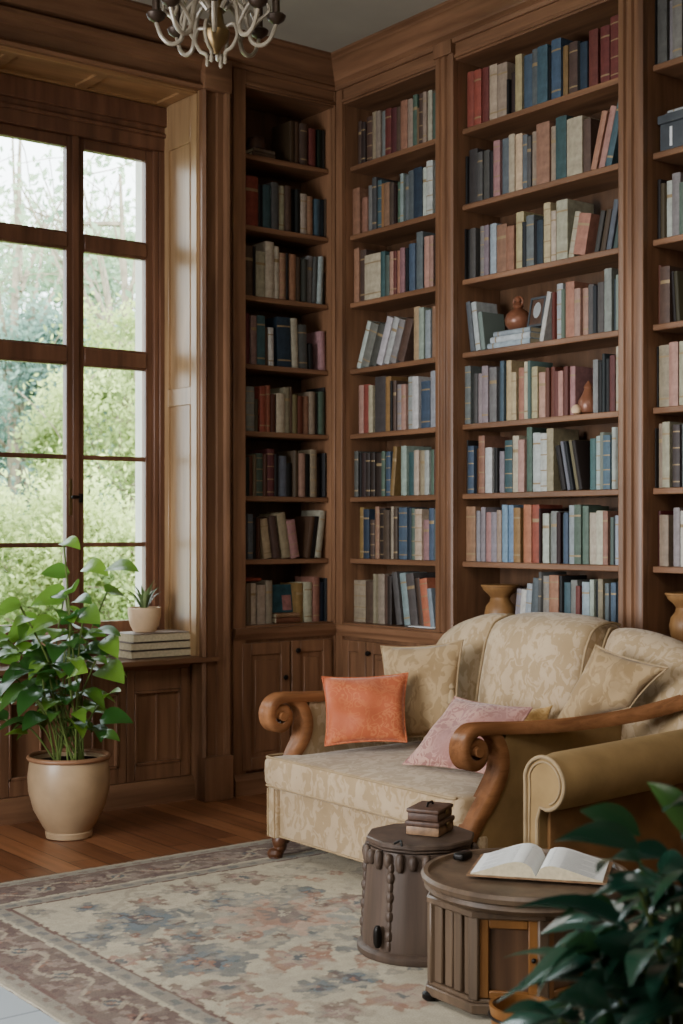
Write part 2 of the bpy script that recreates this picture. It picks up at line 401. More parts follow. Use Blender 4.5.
def make_case(name_label, axis, a0, a1, o0, o1, doors, knobs, left_st, right_st):
    """axis 'x': faces -y at YA (a along x). axis 'y': faces -x at XB (a along y). a0..a1 whole unit, o0..o1 the shelf opening"""
    f = YA if axis == 'x' else XB
    D = .365
    def bx(bm, p0, p1, d0, d1, q0, q1):
        if axis == 'x': box(bm, p0, p1, f+d0, f+d1, q0, q1)
        else: box(bm, f+d0, f+d1, p0, p1, q0, q1)
    base = ((a0+a1)/2, f+D/2, 0) if axis == 'x' else (f+D/2, (a0+a1)/2, 0)
    root = empty('bookcase', base, name_label, 'bookcase')
    hw = 'wood_'+axis
    b = B(); bx(b, a0+.001, a1-.001, D-.03, D, .0, 4.133); finish(b, 'back_panel', 'wood_dark', root)
    for p0, p1 in ((o0-.024, o0), (o1, o1+.024)):
        b = B(); bx(b, p0, p1, .022, D-.032, .0, 4.13); finish(b, 'side_panel', 'wood_z', root)
    # front stiles / pilasters
    for p0, p1, fl in ((a0, o0, left_st), (o1, a1, right_st)):
        if p1-p0 < .004: continue
        b = B()
        if fl:
            w = p1-p0; prof = [(p0, .02), (p0, -.012), (p0+.012, -.02)]
            for k in range(2):
                c = p0+w*(.34+.32*k); prof += [(c-.013, -.02), (c-.008, -.008), (c+.008, -.008), (c+.013, -.02)]
            prof += [(p1-.012, -.02), (p1, -.012), (p1, .02)]
            prof = [(p, f+d) for p, d in prof] if axis == 'x' else [(f+d, p) for p, d in prof]
            prism(b, prof, 'z', .946, 4.12)
            bx(b, p0+.0005, p1-.0005, -.03, .0195, .12, .874); bx(b, p0+.0005, p1-.0005, -.032, .0195, 4.05, 4.125)
        else:
            bx(b, p0, p1, -.008, .02, .0, 4.13)
        finish(b, 'pilaster' if fl else 'stile', 'wood_z', root, bevel=.002)
    # head
    b = B(); bx(b, o0+.001, o1-.001, .0, D-.032, TOPZ, 4.133); bx(b, o0+.001, o1-.001, -.012, .01, TOPZ+.012, TOPZ+.03); finish(b, 'header', hw, root, bevel=.003)
    for z in SZ[:7]:
        b = B(); bx(b, o0+.001, o1-.001, REC, D-.032, z-TH, z)
        p = [(REC+.002, z-TH+.004), (REC-.008, z-TH+.008), (REC-.008, z-.006), (REC+.002, z-.001)]
        finish(b, 'shelf', hw, root, bevel=.004)
    # bottom shelf and counter moulding
    b = B(); bx(b, o0+.001, o1-.001, .001, D-.032, .915, SZ[7]); finish(b, 'shelf', hw, root, bevel=.003)
    b = B()
    pr = [(0, .875), (-.012, .875), (-.016, .89), (-.03, .905), (-.034, .915), (-.034, .938), (-.028, .945), (0, .945)]
    m0 = a0; m1 = a1-(.034 if axis == 'y' and a1 > 6.5 else .009 if axis == 'x' else 0)
    prism(b, [(f+d, z) for d, z in pr], axis, m0, m1); finish(b, 'counter_moulding', hw, root)
    # base cabinet carcass, doors, plinth
    b = B(); bx(b, o0+.001, o1-.001, .011, D-.033, .12, .914); finish(b, 'cabinet_body', 'wood_z', root)
    for (d0, d1), kn in zip(doors, knobs):
        b = B(); panel_door(b, axis, f, d0, d1, .135, .855); d = finish(b, 'cabinet_door', 'wood_z', root, bevel=.003)
        if kn is not None:
            b = B(); kp, kz = kn
            cx = (kp, f-.028, kz) if axis == 'x' else (f-.028, kp, kz)
            lathe(b, [(.005, -.018), (.008, -.01), (.014, -.004), (.016, .004), (.012, .012), (.004, .015)], (0, 0, 0), 12)
            rot = Matrix.Rotation(R(90), 4, 'X') if axis == 'x' else Matrix.Rotation(R(-90), 4, 'Y')
            bmesh.ops.transform(b, matrix=Matrix.Translation(cx) @ rot, verts=b.verts[:]); finish(b, 'knob', 'black_iron', d)
    b = B(); prism(b, [(f+.01, 0), (f-.03, 0), (f-.03, .085), (f-.018, .1), (f-.01, .118), (f+.01, .118)], axis, a0+.002, m1); finish(b, 'plinth', hw, root)
    return root
OA = (4.389, 5.022)
make_case('dark walnut bookcase beside the window, in the window wall', 'x', 4.306, 5.034, *OA, [(4.364, 4.693), (4.708, 4.998)], [(4.652, .65), (4.74, .8)], False, False)
O1 = (5.683, 6.519); O2 = (4.389, 5.538); O3 = (3.0, 4.238)
make_case('narrow walnut bookcase tucked in the corner of the long book wall', 'y', 5.6832, 6.578, *O1, [(5.72, 6.285), (6.295, 6.512)], [(6.25, .79), None], False, False)
make_case('wide walnut bookcase directly behind the sofa back', 'y', 4.2385, 5.6828, *O2, [(4.41, 4.955), (4.975, 5.52)], [(4.93, .6), (5.0, .6)], True, True)
make_case('walnut bookcase cut off by the picture edge, holding the charcoal box', 'y', 2.85, 4.238, *O3, [(3.02, 3.6), (3.63, 4.22)], [(3.57, .6), (3.66, .6)], True, False)

# ------------------------------------------------------------------ books
PAL = dict(r='#a8452c', R='#7c3128', m='#6b2b2b', o='#bf6a38', t='#a8714e', s='#c08a72', k='#ab7873', c='#c6b493', w='#c6c6c0', y='#cdb27a', g='#8b8780',
           G='#5a5754', b='#48637a', B='#2c3d50', l='#9caab0', T='#3d6266', e='#56705c', n='#5d4434', N='#3a2c25', u='#666d72', a='#a3b0a8', h='#a08c6c',
           d='#a3762f', L='#94868a', p='#729ab5', q='#4a423d')
CNAME = dict(r='brick red', R='dark red', m='maroon', o='orange', t='tan brown', s='salmon', k='dusty pink', c='cream', w='off-white', y='pale yellow', g='grey',
             G='dark grey', b='blue', B='navy', l='light blue', T='teal', e='grey-green', n='brown', N='very dark brown', u='slate blue', a='pale green', h='beige',
             d='ochre', L='mauve-grey', p='sky blue', q='dark taupe')
# each row: crop origin y, crop scale, origin x, baseline (crop), list of (x0,x1,top,colour[,lean px of the top])
S2 = 4.0176; SA = 5.692
ROWS = []
def row(case, shelf, ox, oy, sc, items): ROWS.append((case, shelf, ox, oy, sc, items))
row(2, 0, 455, 5, S2, [(48,74,270,'r'),(76,104,262,'r'),(106,131,252,'R'),(133,163,240,'c'),(165,205,235,'h'),(207,217,300,'N'),(218,236,270,'N'),(240,266,200,'y'),(267,304,198,'b'),(306,328,178,'u'),(330,371,165,'b'),(372,384,172,'B'),(386,424,138,'b'),(425,445,163,'d'),(452,486,148,'n'),(488,501,145,'N'),(502,531,150,'B'),(536,572,100,'R'),(580,616,85,'R'),(618,661,42,'R')])
row(2, 1, 455, 90, S2, [(36,48,268,'N'),(50,83,238,'q'),(84,104,250,'G'),(106,130,242,'G'),(135,150,248,'G'),(153,179,205,'k'),(182,208,195,'u'),(211,234,178,'c'),(236,263,176,'y'),(265,284,180,'u'),(286,302,188,'G'),(304,321,168,'h'),(322,374,132,'t'),(376,395,145,'h'),(397,440,106,'T'),(442,503,110,'c'),(505,534,115,'n'),(540,563,80,'t',48),(568,592,58,'s',52),(596,622,30,'T',36)])
row(2, 2, 455, 190, S2, [(28,40,160,'N'),(42,56,160,'q'),(58,80,155,'G'),(92,109,145,'g'),(112,130,142,'L'),(132,156,135,'l'),(158,198,138,'t'),(200,232,146,'t'),(236,266,88,'y'),(268,283,130,'u'),(284,314,103,'u'),(316,325,120,'N'),(326,350,122,'B'),(352,379,52,'y'),(380,399,84,'c'),(400,444,40,'c'),(447,470,82,'c',30),(472,520,86,'t',30),(550,568,76,'g',40),(574,594,70,'h',36),(602,622,34,'u',36),(628,646,40,'l',26)])
row(2, 3, 455, 265, S2, [(62,80,148,'u',-20),(82,101,150,'w',-26),(106,122,192,'w',-28),(336,353,105,'w',34),(386,399,110,'o'),(400,424,75,'l'),(425,440,98,'a'),(441,475,68,'t'),(478,502,95,'s'),(503,525,92,'s'),(530,552,78,'G'),(553,569,85,'u'),(570,595,70,'G'),(598,627,15,'g'),(629,644,55,'l'),(645,662,40,'w')])
row(2, 4, 455, 340, S2, [(35,62,106,'u'),(64,80,135,'G'),(86,102,135,'L'),(104,128,105,'L'),(130,158,110,'g'),(165,178,125,'u'),(179,194,85,'b'),(196,216,82,'y'),(218,237,130,'y'),(248,269,112,'t'),(272,290,88,'c'),(291,304,85,'a'),(305,328,108,'y'),(330,355,130,'s'),(358,374,112,'s'),(375,391,108,'s'),(393,411,126,'s'),(412,431,125,'s'),(434,451,108,'s'),(452,473,106,'k'),(549,569,80,'g'),(570,583,90,'G'),(584,597,55,'u'),(598,613,75,'G'),(616,637,62,'m'),(638,661,25,'c')])
row(2, 5, 455, 415, S2, [(35,46,102,'n'),(48,71,125,'b'),(78,91,135,'d'),(93,117,84,'t'),(120,147,132,'w'),(149,163,132,'q'),(170,189,146,'L'),(193,223,102,'T'),(226,251,84,'c'),(253,278,100,'s'),(281,302,50,'e'),(303,333,72,'w'),(334,364,74,'w'),(366,393,55,'h'),(426,444,122,'n',-28),(446,460,105,'w',-26),(461,475,105,'B',-24),(477,492,100,'c',-34),(494,510,102,'n',-38),(533,555,95,'T'),(557,575,85,'a'),(577,593,70,'w'),(595,623,82,'b'),(628,645,50,'a'),(646,661,45,'y')])
row(2, 6, 455, 490, S2, [(40,77,68,'t'),(80,95,84,'L'),(98,116,70,'L'),(117,138,90,'k'),(139,161,90,'L'),(165,183,82,'h'),(184,206,60,'p'),(207,227,62,'p'),(230,257,72,'d'),(270,301,60,'o'),(303,331,60,'r'),(332,340,75,'R'),(342,367,95,'w'),(376,404,86,'g'),(405,421,90,'R'),(424,434,100,'l'),(435,453,92,'b'),(454,475,62,'l'),(476,503,60,'e'),(505,529,65,'e'),(531,558,92,'c'),(560,591,84,'c'),(592,612,85,'t'),(613,628,110,'a'),(629,638,105,'B'),(639,660,103,'l')])
row(2, 7, 455, 555, S2, [(226,248,135,'L',20),(250,270,138,'w',18),(272,294,115,'l',24),(300,324,92,'u',26),(330,343,70,'G',12),(350,373,85,'g'),(375,412,82,'t'),(414,427,85,'G'),(428,453,112,'T'),(455,481,102,'g'),(482,499,125,'R'),(502,531,110,'l'),(540,557,100,'a'),(558,570,105,'u'),(572,591,98,'h'),(592,609,115,'u'),(610,625,118,'B'),(626,646,112,'b'),(647,662,110,'u')])
row(1, 0, 340, 80, SA, [(90,108,235,'n'),(109,132,240,'N'),(140,171,208,'n'),(172,198,180,'h'),(199,225,178,'h'),(226,250,176,'g'),(256,289,165,'R'),(290,319,160,'m'),(320,341,155,'n'),(342,380,118,'t'),(381,410,110,'h'),(411,435,85,'e'),(436,449,160,'c'),(450,470,80,'n'),(471,491,70,'h'),(492,516,60,'c'),(522,543,75,'e')])
row(1, 1, 340, 80, SA, [(65,110,620,'t'),(120,149,670,'t'),(150,174,600,'g'),(175,199,555,'G'),(200,222,570,'T'),(224,239,590,'y'),(240,275,585,'t'),(276,302,585,'n'),(304,317,600,'R'),(318,339,580,'e'),(340,358,535,'a'),(360,379,545,'u'),(380,413,515,'u'),(415,463,500,'B'),(465,484,500,'w'),(485,520,460,'w'),(528,544,480,'g')])
row(1, 2, 340, 220, SA, [(60,100,165,'t'),(101,134,170,'n'),(135,225,195,'c'),(226,250,180,'T'),(251,273,200,'e'),(275,299,180,'s'),(300,318,178,'R'),(320,340,175,'t'),(341,368,160,'k'),(370,384,160,'B'),(385,419,135,'b'),(425,461,68,'u'),(462,473,150,'N'),(475,502,95,'s'),(504,528,90,'s'),(529,544,90,'n')])
row(1, 3, 340, 220, SA, [(78,102,572,'w',78),(104,152,575,'g',70),(154,192,582,'G',56),(194,230,545,'w',76),(232,264,550,'w',66),(266,302,560,'g',60),(304,348,552,'n',52),(410,446,495,'y'),(448,476,500,'a'),(480,509,515,'l'),(512,544,490,'t')])
row(1, 4, 340, 360, SA, [(98,125,145,'s'),(126,161,140,'r'),(162,186,145,'c'),(188,250,95,'q'),(252,283,95,'d'),(284,297,120,'N'),(298,316,118,'n'),(322,345,140,'L'),(346,371,140,'s'),(374,405,95,'a'),(406,440,95,'w'),(452,501,120,'b'),(506,544,62,'l')])
row(1, 5, 340, 360, SA, [(80,102,520,'G'),(104,119,530,'N'),(120,145,530,'N'),(146,170,530,'N'),(171,195,530,'N'),(196,230,530,'N'),(232,251,520,'e'),(255,280,522,'b'),(282,304,492,'d',20),(345,375,490,'a'),(378,412,525,'T'),(414,441,515,'c'),(443,476,515,'h'),(478,503,515,'w'),(505,526,510,'e'),(527,544,505,'s')])
row(1, 6, 340, 490, SA, [(105,130,100,'d'),(132,164,110,'B'),(165,189,170,'n'),(190,212,95,'t'),(214,245,105,'N'),(246,280,115,'n'),(282,299,95,'h'),(300,322,105,'n'),(330,376,100,'b'),(378,395,105,'B'),(396,416,105,'e'),(425,463,110,'c'),(465,500,170,'k'),(502,530,105,'b'),(531,544,110,'l')])
row(1, 7, 340, 490, SA, [(65,139,515,'h'),(140,186,520,'n'),(188,204,480,'h'),(205,241,480,'h'),(242,265,485,'n'),(266,290,490,'N'),(320,350,465,'G',-30),(353,387,470,'l',-36),(390,434,472,'G',-36),(440,466,500,'n',-26),(470,512,500,'o',-46),(516,540,560,'l',-14)])
row(0, 0, 230, 50, SA, [(345,372,405,'h'),(373,400,410,'h'),(401,440,420,'n'),(450,488,450,'R'),(500,527,455,'e'),(530,571,460,'g')])
row(0, 1, 230, 50, SA, [(88,162,720,'r'),(164,188,770,'N'),(190,236,770,'T'),(240,279,755,'G'),(285,319,772,'c'),(320,350,775,'n'),(351,373,790,'n'),(375,400,795,'G'),(402,438,820,'c'),(440,471,835,'t'),(480,514,850,'b'),(515,544,850,'B'),(545,579,850,'h')])
row(0, 2, 230, 220, SA, [(85,135,145,'n'),(136,149,150,'n'),(150,204,180,'c'),(205,251,125,'c'),(253,286,150,'c'),(288,319,190,'t'),(320,337,190,'n'),(338,378,195,'t'),(380,410,210,'n'),(415,440,225,'g'),(442,470,205,'g',10),(472,496,210,'G',8),(498,524,210,'a',14),(535,558,300,'g',20)])
row(0, 3, 230, 220, SA, [(85,120,530,'m'),(122,154,545,'k'),(155,201,545,'T'),(205,224,610,'h',-6),(226,258,610,'w',-12),(282,358,548,'B',-32),(362,396,555,'c',-44),(400,450,590,'G',-46),(460,484,700,'G',-24),(520,552,625,'k',-84)])
row(0, 4, 230, 370, SA, [(95,141,95,'g'),(150,168,165,'h'),(170,204,95,'r'),(205,235,90,'o'),(236,264,140,'t'),(265,311,135,'c'),(312,346,100,'h'),(347,360,95,'h'),(361,389,140,'c'),(390,419,150,'t'),(420,454,150,'t'),(456,484,125,'h'),(485,505,130,'g'),(507,540,125,'e'),(544,578,100,'n')])
row(0, 5, 230, 370, SA, [(85,111,495,'e'),(112,134,490,'t'),(135,152,480,'c'),(155,194,475,'e'),(195,212,480,'s'),(215,255,450,'m'),(256,278,480,'n'),(280,329,490,'u'),(330,360,530,'G'),(368,389,460,'h'),(390,432,475,'s'),(440,464,480,'N'),(465,498,455,'h'),(500,523,495,'n'),(535,579,475,'G')])
row(0, 6, 230, 500, SA, [(90,105,75,'g'),(106,141,80,'u'),(142,158,100,'n'),(160,176,105,'t'),(204,248,105,'y',-30),(254,290,90,'n',-45),(300,350,70,'h',-62),(352,400,110,'k',-44),(430,456,95,'h',50),(459,482,95,'n',50),(485,518,62,'c',50)])
row(0, 7, 230, 500, SA, [(95,122,475,'c'),(123,156,475,'c'),(160,206,485,'c'),(210,246,460,'h'),(388,426,475,'d'),(428,470,470,'c'),(475,509,440,'t'),(510,542,470,'B'),(545,590,445,'u')])
row(3, 0, 630, 0, 5.12, [(92,128,-40,'N'),(130,185,-30,'G'),(190,213,0,'g'),(214,262,-30,'g'),(264,300,-20,'G')])
row(3, 2, 630, 0, 5.12, [(125,151,920,'n'),(154,176,940,'h'),(178,205,925,'w'),(207,249,885,'g'),(252,285,935,'e'),(287,330,920,'n')])
row(3, 3, 630, 230, 5.12, [(92,150,185,'t'),(152,200,188,'n'),(216,234,215,'n',-30),(236,258,215,'h',-30)])
row(3, 4, 630, 230, 5.12, [(95,131,600,'n'),(138,191,590,'h'),(195,241,575,'s'),(247,285,570,'c')])
row(3, 5, 450, 330, 2.931, [(583,598,290,'n'),(600,621,275,'h'),(622,643,270,'c'),(648,669,278,'q'),(672,690,275,'u')])
row(3, 6, 630, 430, 4.876, [(108,140,395,'r'),(143,186,415,'h'),(205,236,380,'L'),(240,275,395,'w')])
CASES = ['window-side bookcase', 'corner bookcase', 'wide bookcase', 'end bookcase']
ORD = 'first second third fourth fifth sixth seventh eighth ninth tenth eleventh twelfth thirteenth fourteenth fifteenth sixteenth seventeenth eighteenth nineteenth twentieth twenty-first twenty-second twenty-third twenty-fourth twenty-fifth twenty-sixth twenty-seventh twenty-eighth'.split()
SHN = ['top', 'second', 'third', 'fourth', 'fifth', 'sixth', 'seventh', 'bottom']
FROM = ['the window end', 'the corner', 'the corner end', 'the pilaster']
RAWZ = RAW+[.96]
books = []
for case, sh, ox, oy, sc, items in ROWS:
    zr = SZ[sh]; prev = -9; n = 0
    for it in items:
        x0, x1, top, colk = it[:4]; ln = it[4] if len(it) > 4 else 0
        ua, ub, vt = ox+x0/sc, ox+x1/sc, oy+top/sc
        ut = (ua+ub)/2+ln/sc
        f = (YA if case == 0 else XB)+REC+.018
        P = (lambda u, v: pY(u, v, f)) if case == 0 else (lambda u, v: pX(u, v, f))
        sa = P(ua, vt); sb = P(ub, vt); st = P(ut, vt)
        if case == 0: s0, s1, stp = sa.x, sb.x, st.x
        else: s0, s1, stp = -sa.y, -sb.y, -st.y
        H = st.z-zr; mid = (s0+s1)/2
        th = math.atan2(stp-mid, H) if ln else 0.0
        o = (OA, O1, O2, O3)[case]; lo, hi = (o[0], o[1]) if case == 0 else (-o[1], -o[0])
        s0 = max(s0, lo+.004); s1 = min(s1, hi-.004)
        lim = [SZ[k-1]-TH for k in range(1, 8)]; cap = (TOPZ if sh == 0 else SZ[sh-1]-TH)-zr-.012
        H = max(.12, min(H, cap))
        w = max(.008, s1-s0)
        books.append(dict(case=case, sh=sh, s0=s0, s1=s1, H=H, th=th, col=colk, n=n, f=f, z=zr)); n += 1
# keep neighbours apart
from itertools import groupby
for key, g in groupby(books, key=lambda b: (b['case'], b['sh'])):
    g = list(g); last = -99; ptilt = 0; pH = 0
    o = (OA, O1, O2, O3)[key[0]]; lo, hi = (o[0], o[1]) if key[0] == 0 else (-o[1], -o[0])
    for k, bk in enumerate(g):
        t = bk['th']
        if abs(t) > 0:                                    # along leaning runs share the angle so that neighbours lie flush
            if k and g[k-1]['th']*t > 0 and abs(g[k-1]['s1']-bk['s0']) < .05: bk['th'] = t = g[k-1]['th']
        bk['s0'] = max(bk['s0'], last+.0012); bk['s1'] = min(max(bk['s1'], bk['s0']+.007), hi-.002); bk['s0'] = min(bk['s0'], bk['s1']-.004)
        last = bk['s1']
        w = (bk['s1']-bk['s0'])*math.cos(t)
        L = (bk['H']-w*abs(math.sin(t)))/math.cos(t) if t else bk['H']
        L = max(L, .1); bk['w'], bk['L'] = w, L
        if t > 0:                                         # keep the tilted head inside the opening
            while bk['s1']+L*math.sin(t) > hi-.006 and t > 0: t = max(0, t-.01)
        if t < 0:
            while bk['s0']-L*math.sin(-t) < lo+.006 and t < 0: t = min(0, t+.01)
        bk['th'] = t
    for a, c in list(zip(g, g[1:]))[::-1]:
        if a['th'] > 0 and c['th'] < 0: a['th'] *= .4; c['th'] *= .4
        if a['th'] > 0 and a['th'] > c['th']:
            gap = c['s0']-a['s1']; ml = min(a['L'], c['L']); m = math.atan2(max(gap-.002, .0)+(math.tan(c['th'])*ml if c['th'] > 0 else 0), ml)
            a['th'] = min(a['th'], max(m, 0.0))
    for a, c in zip(g, g[1:]):                            # a leaning head must not cut an upright neighbour
        if c['th'] < 0 and c['th'] < a['th']:
            gap = c['s0']-a['s1']; m = math.atan2(max(gap-.002, .001)+(math.tan(-a['th'])*min(a['L'], c['L']) if a['th'] < 0 else 0), min(a['L'], c['L']))
            c['th'] = -min(-c['th'], max(m, 0.0))
for bk in books:
    bk['D'] = rnd.uniform(.15, .2) if bk['H'] > .18 else rnd.uniform(.12, .15)
    bk['dx'] = rnd.uniform(0, .02)
    d = bk['f']/ray(400 if bk['case'] else 290, 500)[0 if bk['case'] else 1]
    bk['area'] = bk['w']*bk['L']*(.8 if bk['case'] else .65)
KEEP = 308
order = sorted(range(len(books)), key=lambda i: -books[i]['area'])
keep = set(order[:KEEP])
def book_local(bm, w, L, D, style, with_pages=True):
    """cover with a slightly rounded spine: spine at y=0 facing -y, x in 0..w, z in 0..L, boards run to y=D"""
    c = min(.003, w*.2); r = min(.006, w*.3)
    out = [(0, D), (0, r), (w*.2, r*.25), (w*.5, 0), (w*.8, r*.25), (w, r), (w, D)]
    inn = [(w-c, D), (w-c, r+c), (w*.5, r+c), (c, r+c), (c, D)]
    zs = [0]; mats = []
    if style == 1: cuts = [(.12, 0), (.15, 2), (.80, 0), (.83, 2)]
    elif style == 2: cuts = [(.70, 0), (.76, 2), (1, 0)]
    elif style == 3: cuts = [(.08, 0), (.1, 2), (.35, 0), (.37, 2), (.62, 0), (.64, 2), (.88, 0), (.9, 2)]
    elif style == 4: cuts = [(.30, 0), (.72, 3), (1, 0)]
    else: cuts = []
    for q, m in cuts: zs.append(q*L); mats.append(m)
    if zs[-1] < L*.999: zs.append(L); mats.append(0)
    rings = [[bm.verts.new((x, y, z)) for x, y in out] for z in zs]
    n = len(out)
    for k, (a, b2) in enumerate(zip(rings, rings[1:])):
        for i in range(n-1):
            m = mats[k] if 1 <= i <= 4 else 0
            if m == 3: m = 2 if i in (2, 3) and False else 0
            bm.faces.new((a[i], a[i+1], b2[i+1], b2[i])).material_index = m
    ib = [bm.verts.new((x, y, 0)) for x, y in inn]; it = [bm.verts.new((x, y, L)) for x, y in inn]
    for i in range(4): bm.faces.new((ib[i], ib[i+1], it[i+1], it[i])).material_index = 0
    for ro, ri, flip in ((rings[0], ib, 0), (rings[-1], it, 1)):
        o_ = ro; q = [(o_[6], o_[5], ri[1], ri[0]), (o_[5], o_[4], o_[3], ri[2], ri[1]), (o_[3], o_[2], o_[1], ri[3], ri[2]), (o_[1], o_[0], ri[4], ri[3])]
        for f_ in q: bm.faces.new(f_ if flip else f_[::-1])
    for a, b2, c2, d2 in ((rings[0][0], rings[-1][0], it[4], ib[4]), (rings[0][6], rings[-1][6], it[0], ib[0])):
        bm.faces.new((rings[0][0], rings[-1][0], it[4], ib[4]) if a is rings[0][0] else (ib[0], it[0], rings[-1][6], rings[0][6])) if False else None
    if len(rings) > 2:
        pass
def page_local(bm, w, L, D):
    c = min(.003, w*.2); r = min(.006, w*.3)
    box(bm, c+.0004, w-c-.0004, r+c+.001, D-.004, .003, L-.004)
def book_matrix(bk):
    th, w = bk['th'], bk['w']; sgn = 1
    z = bk['z']+.0012
    piv = bk['s1'] if th > 0 else bk['s0']
    # local: x along s, y depth, z up; rotate about the foot that stays down
    T = Matrix.Translation((-w if th > 0 else 0, 0, 0))
    Rm = Matrix.Rotation(th, 4, 'Y')
    L = Rm @ T
    d = bk['f']+bk['dx']-.006
    if bk['case'] == 0: return Matrix.Translation((piv, d, z)) @ L
    # wall B: s = -y, depth = +x
    A = Matrix(((0, 1, 0, 0), (-1, 0, 0, 0), (0, 0, 1, 0), (0, 0, 0, 1)))
    return Matrix.Translation((d, -piv, z)) @ A @ L
vis = {}
small = []
for i, bk in enumerate(books):
    hexc = PAL[bk['col']]; c = lin(hexc); j = rnd.uniform(.8, 1.15); g_ = .3*c[0]+.6*c[1]+.1*c[2]; c = tuple(min(1, (x*.76+g_*.24)*.78*j*rnd.uniform(.93, 1.07)) for x in c[:3])+(1,)
    mat4 = book_matrix(bk)
    if i not in keep: small.append((bk, c, mat4)); continue
    b = B(); st = rnd.choice([0, 0, 0, 0, 1, 2, 3, 1]) if bk['w'] > .014 else 0
    book_local(b, bk['w'], bk['L'], bk['D'], st)
    o = finish(b, 'book', ['book', 'pages', 'gilt'], sharp=50); o.matrix_world = mat4; o.color = c
    size = ('thick ' if bk['w'] > .05 else 'slim ' if bk['w'] < .022 else '')+('tall ' if bk['L'] > .265 else 'short ' if bk['L'] < .19 else '')
    lean = 'leaning ' if abs(bk['th']) > .06 else ''
    lab = f"{lean}{size}{CNAME[bk['col']]} book, {ORD[bk['n']]} from {FROM[bk['case']]}, {SHN[bk['sh']]} shelf, {CASES[bk['case']]}"
    tag(o, lab, 'book', f"books on the {SHN[bk['sh']]} shelf of the {CASES[bk['case']]}")
    b = B(); page_local(b, bk['w'], bk['L'], bk['D']); p = finish(b, 'page_block', 'pages', o, off=Vector((0, 0, 0))); p.parent = o
# the smallest slivers between them
b = B(); lay = b.loops.layers.color.new('Col')
for bk, c, m in small:
    t = B(); book_local(t, bk['w'], bk['L'], bk['D'], 0); k0 = {}
    for v in t.verts: k0[v] = b.verts.new(m @ v.co)
    for f_ in t.faces:
        nf = b.faces.new([k0[v] for v in f_.verts])
        for lp in nf.loops: lp[lay] = c
    t.free()
    vs = box(b, .003, max(bk['w']-.003, .004), .012, bk['D']-.004, .003, bk['L']-.004, 0, m)
    for v in vs:
        for lp in v.link_loops: lp[lay] = lin('#c9bb9c')
o = finish(b, 'books', 'book_vc', sharp=50); tag(o, 'thin book spines wedged between the larger books on all shelves', 'books', kind='stuff')

# ------------------------------------------------------------------ objects on the shelves
def flat_book(name, c, L, w, t, rz, col, label, cat='book', group=None, style=0):
    """a book lying flat: spine along local x (length L), width w in y, thickness t"""
    root = None
    b = B(); book_local(b, t, L, w, style)
    A = Matrix(((0, 0, 1, -L/2), (0, 1, 0, -w/2), (-1, 0, 0, t), (0, 0, 0, 1)))
    bmesh.ops.transform(b, matrix=A, verts=b.verts[:])
    o = finish(b, name, ['book', 'pages', 'gilt'], sharp=50); o.color = lin(col) if isinstance(col, str) else col
    o.location = c; o.rotation_euler = (0, 0, rz); tag(o, label, cat, group)
    b = B(); page_local(b, t, L, w); bmesh.ops.transform(b, matrix=A, verts=b.verts[:])
    p = finish(b, 'page_block', 'pages', o, off=Vector((0, 0, 0))); return o
RB = R(-90)    # lying on a wall-B shelf: spine faces -x
def onB(u, sh, dep=.12, dz=0): q = pX(u, 500, XB+REC+.018); return Vector((XB+REC+dep, q.y, SZ[sh]+.0015+dz))
def onA(u, sh, dep=.12, dz=0): q = pY(u, 500, YA+REC+.018); return Vector((q.x, YA+REC+dep, SZ[sh]+.0015+dz))
# fourth shelf of the wide bookcase: three flat books, copper jar, small framed picture
G = 'flat books under the copper jar'
flat_book('book', onB(507.5, 3, .12), .31, .2, .03, RB, '#9aa6ad', 'pale grey-blue book lying lowest under the copper jar, wide bookcase', group=G, style=1)
flat_book('book', onB(508.5, 3, .12, .0315), .29, .19, .03, RB, '#b3babd', 'off-white book lying in the middle under the copper jar', group=G, style=1)
flat_book('book', onB(509.5, 3, .12, .063), .27, .18, .026, RB, '#8e979c', 'grey book lying topmost, directly under the copper jar', group=G, style=1)
q = onB(507, 3, .1, .0905)
jar = empty('copper_jar', q, 'round copper-brown jar with a knotted stopper on flat books, wide bookcase', 'jar')
b = B(); lathe(b, [(.03, 0), (.05, .006), (.068, .03), (.072, .055), (.062, .085), (.04, .104), (.026, .112), (.022, .12)], q, 28); finish(b, 'body', 'copper', jar)
b = B(); lathe(b, [(.024, .118), (.03, .128), (.02, .14), (.012, .15), (.02, .165), (.012, .178)], q, 16); finish(b, 'neck', 'copper', jar)
b = B(); pts = [q+Vector((0, .034*math.cos(a), .15+.026*math.sin(a))) for a in np.linspace(0, 2*math.pi, 18)[:-1]]; tube(b, [Vector(p) for p in pts], .006, 8, closed=True); finish(b, 'handle', 'copper', jar)
q = onB(525, 3, .09, .0905)
fr = empty('picture_frame', q, 'small leaning framed oval portrait-like pale print beside the copper jar', 'picture')
fr['label'] = 'small framed pale print leaning beside the copper jar, wide bookcase'
def loc_mat(p, tilt): return Matrix.Translation(p) @ Matrix.Rotation(R(-90), 4, 'Z') @ Matrix.Rotation(-tilt, 4, 'X')
Mx = loc_mat(q+Vector((0, 0, .004)), .2) @ Matrix.Diagonal((.72, .72, .72, 1))
b = B()
for a0, a1, z0, z1 in ((-.075, -.06, 0, .22), (.06, .075, 0, .22), (-.06, .06, 0, .016), (-.06, .06, .204, .22)): box(b, a0, a1, -.008, .008, z0, z1, 0, Mx)
finish(b, 'frame', 'grey_card', fr)
b = B(); box(b, -.061, .061, -.001, .005, .015, .205, 0, Mx); finish(b, 'backing', 'leather', fr)
b = B(); vs = [b.verts.new(Mx @ Vector((.036*math.cos(a), -.003, .125+.056*math.sin(a)*(1 if math.sin(a) > 0 else 1.1)))) for a in np.linspace(0, 2*math.pi, 25)[:-1]]; b.faces.new(vs)
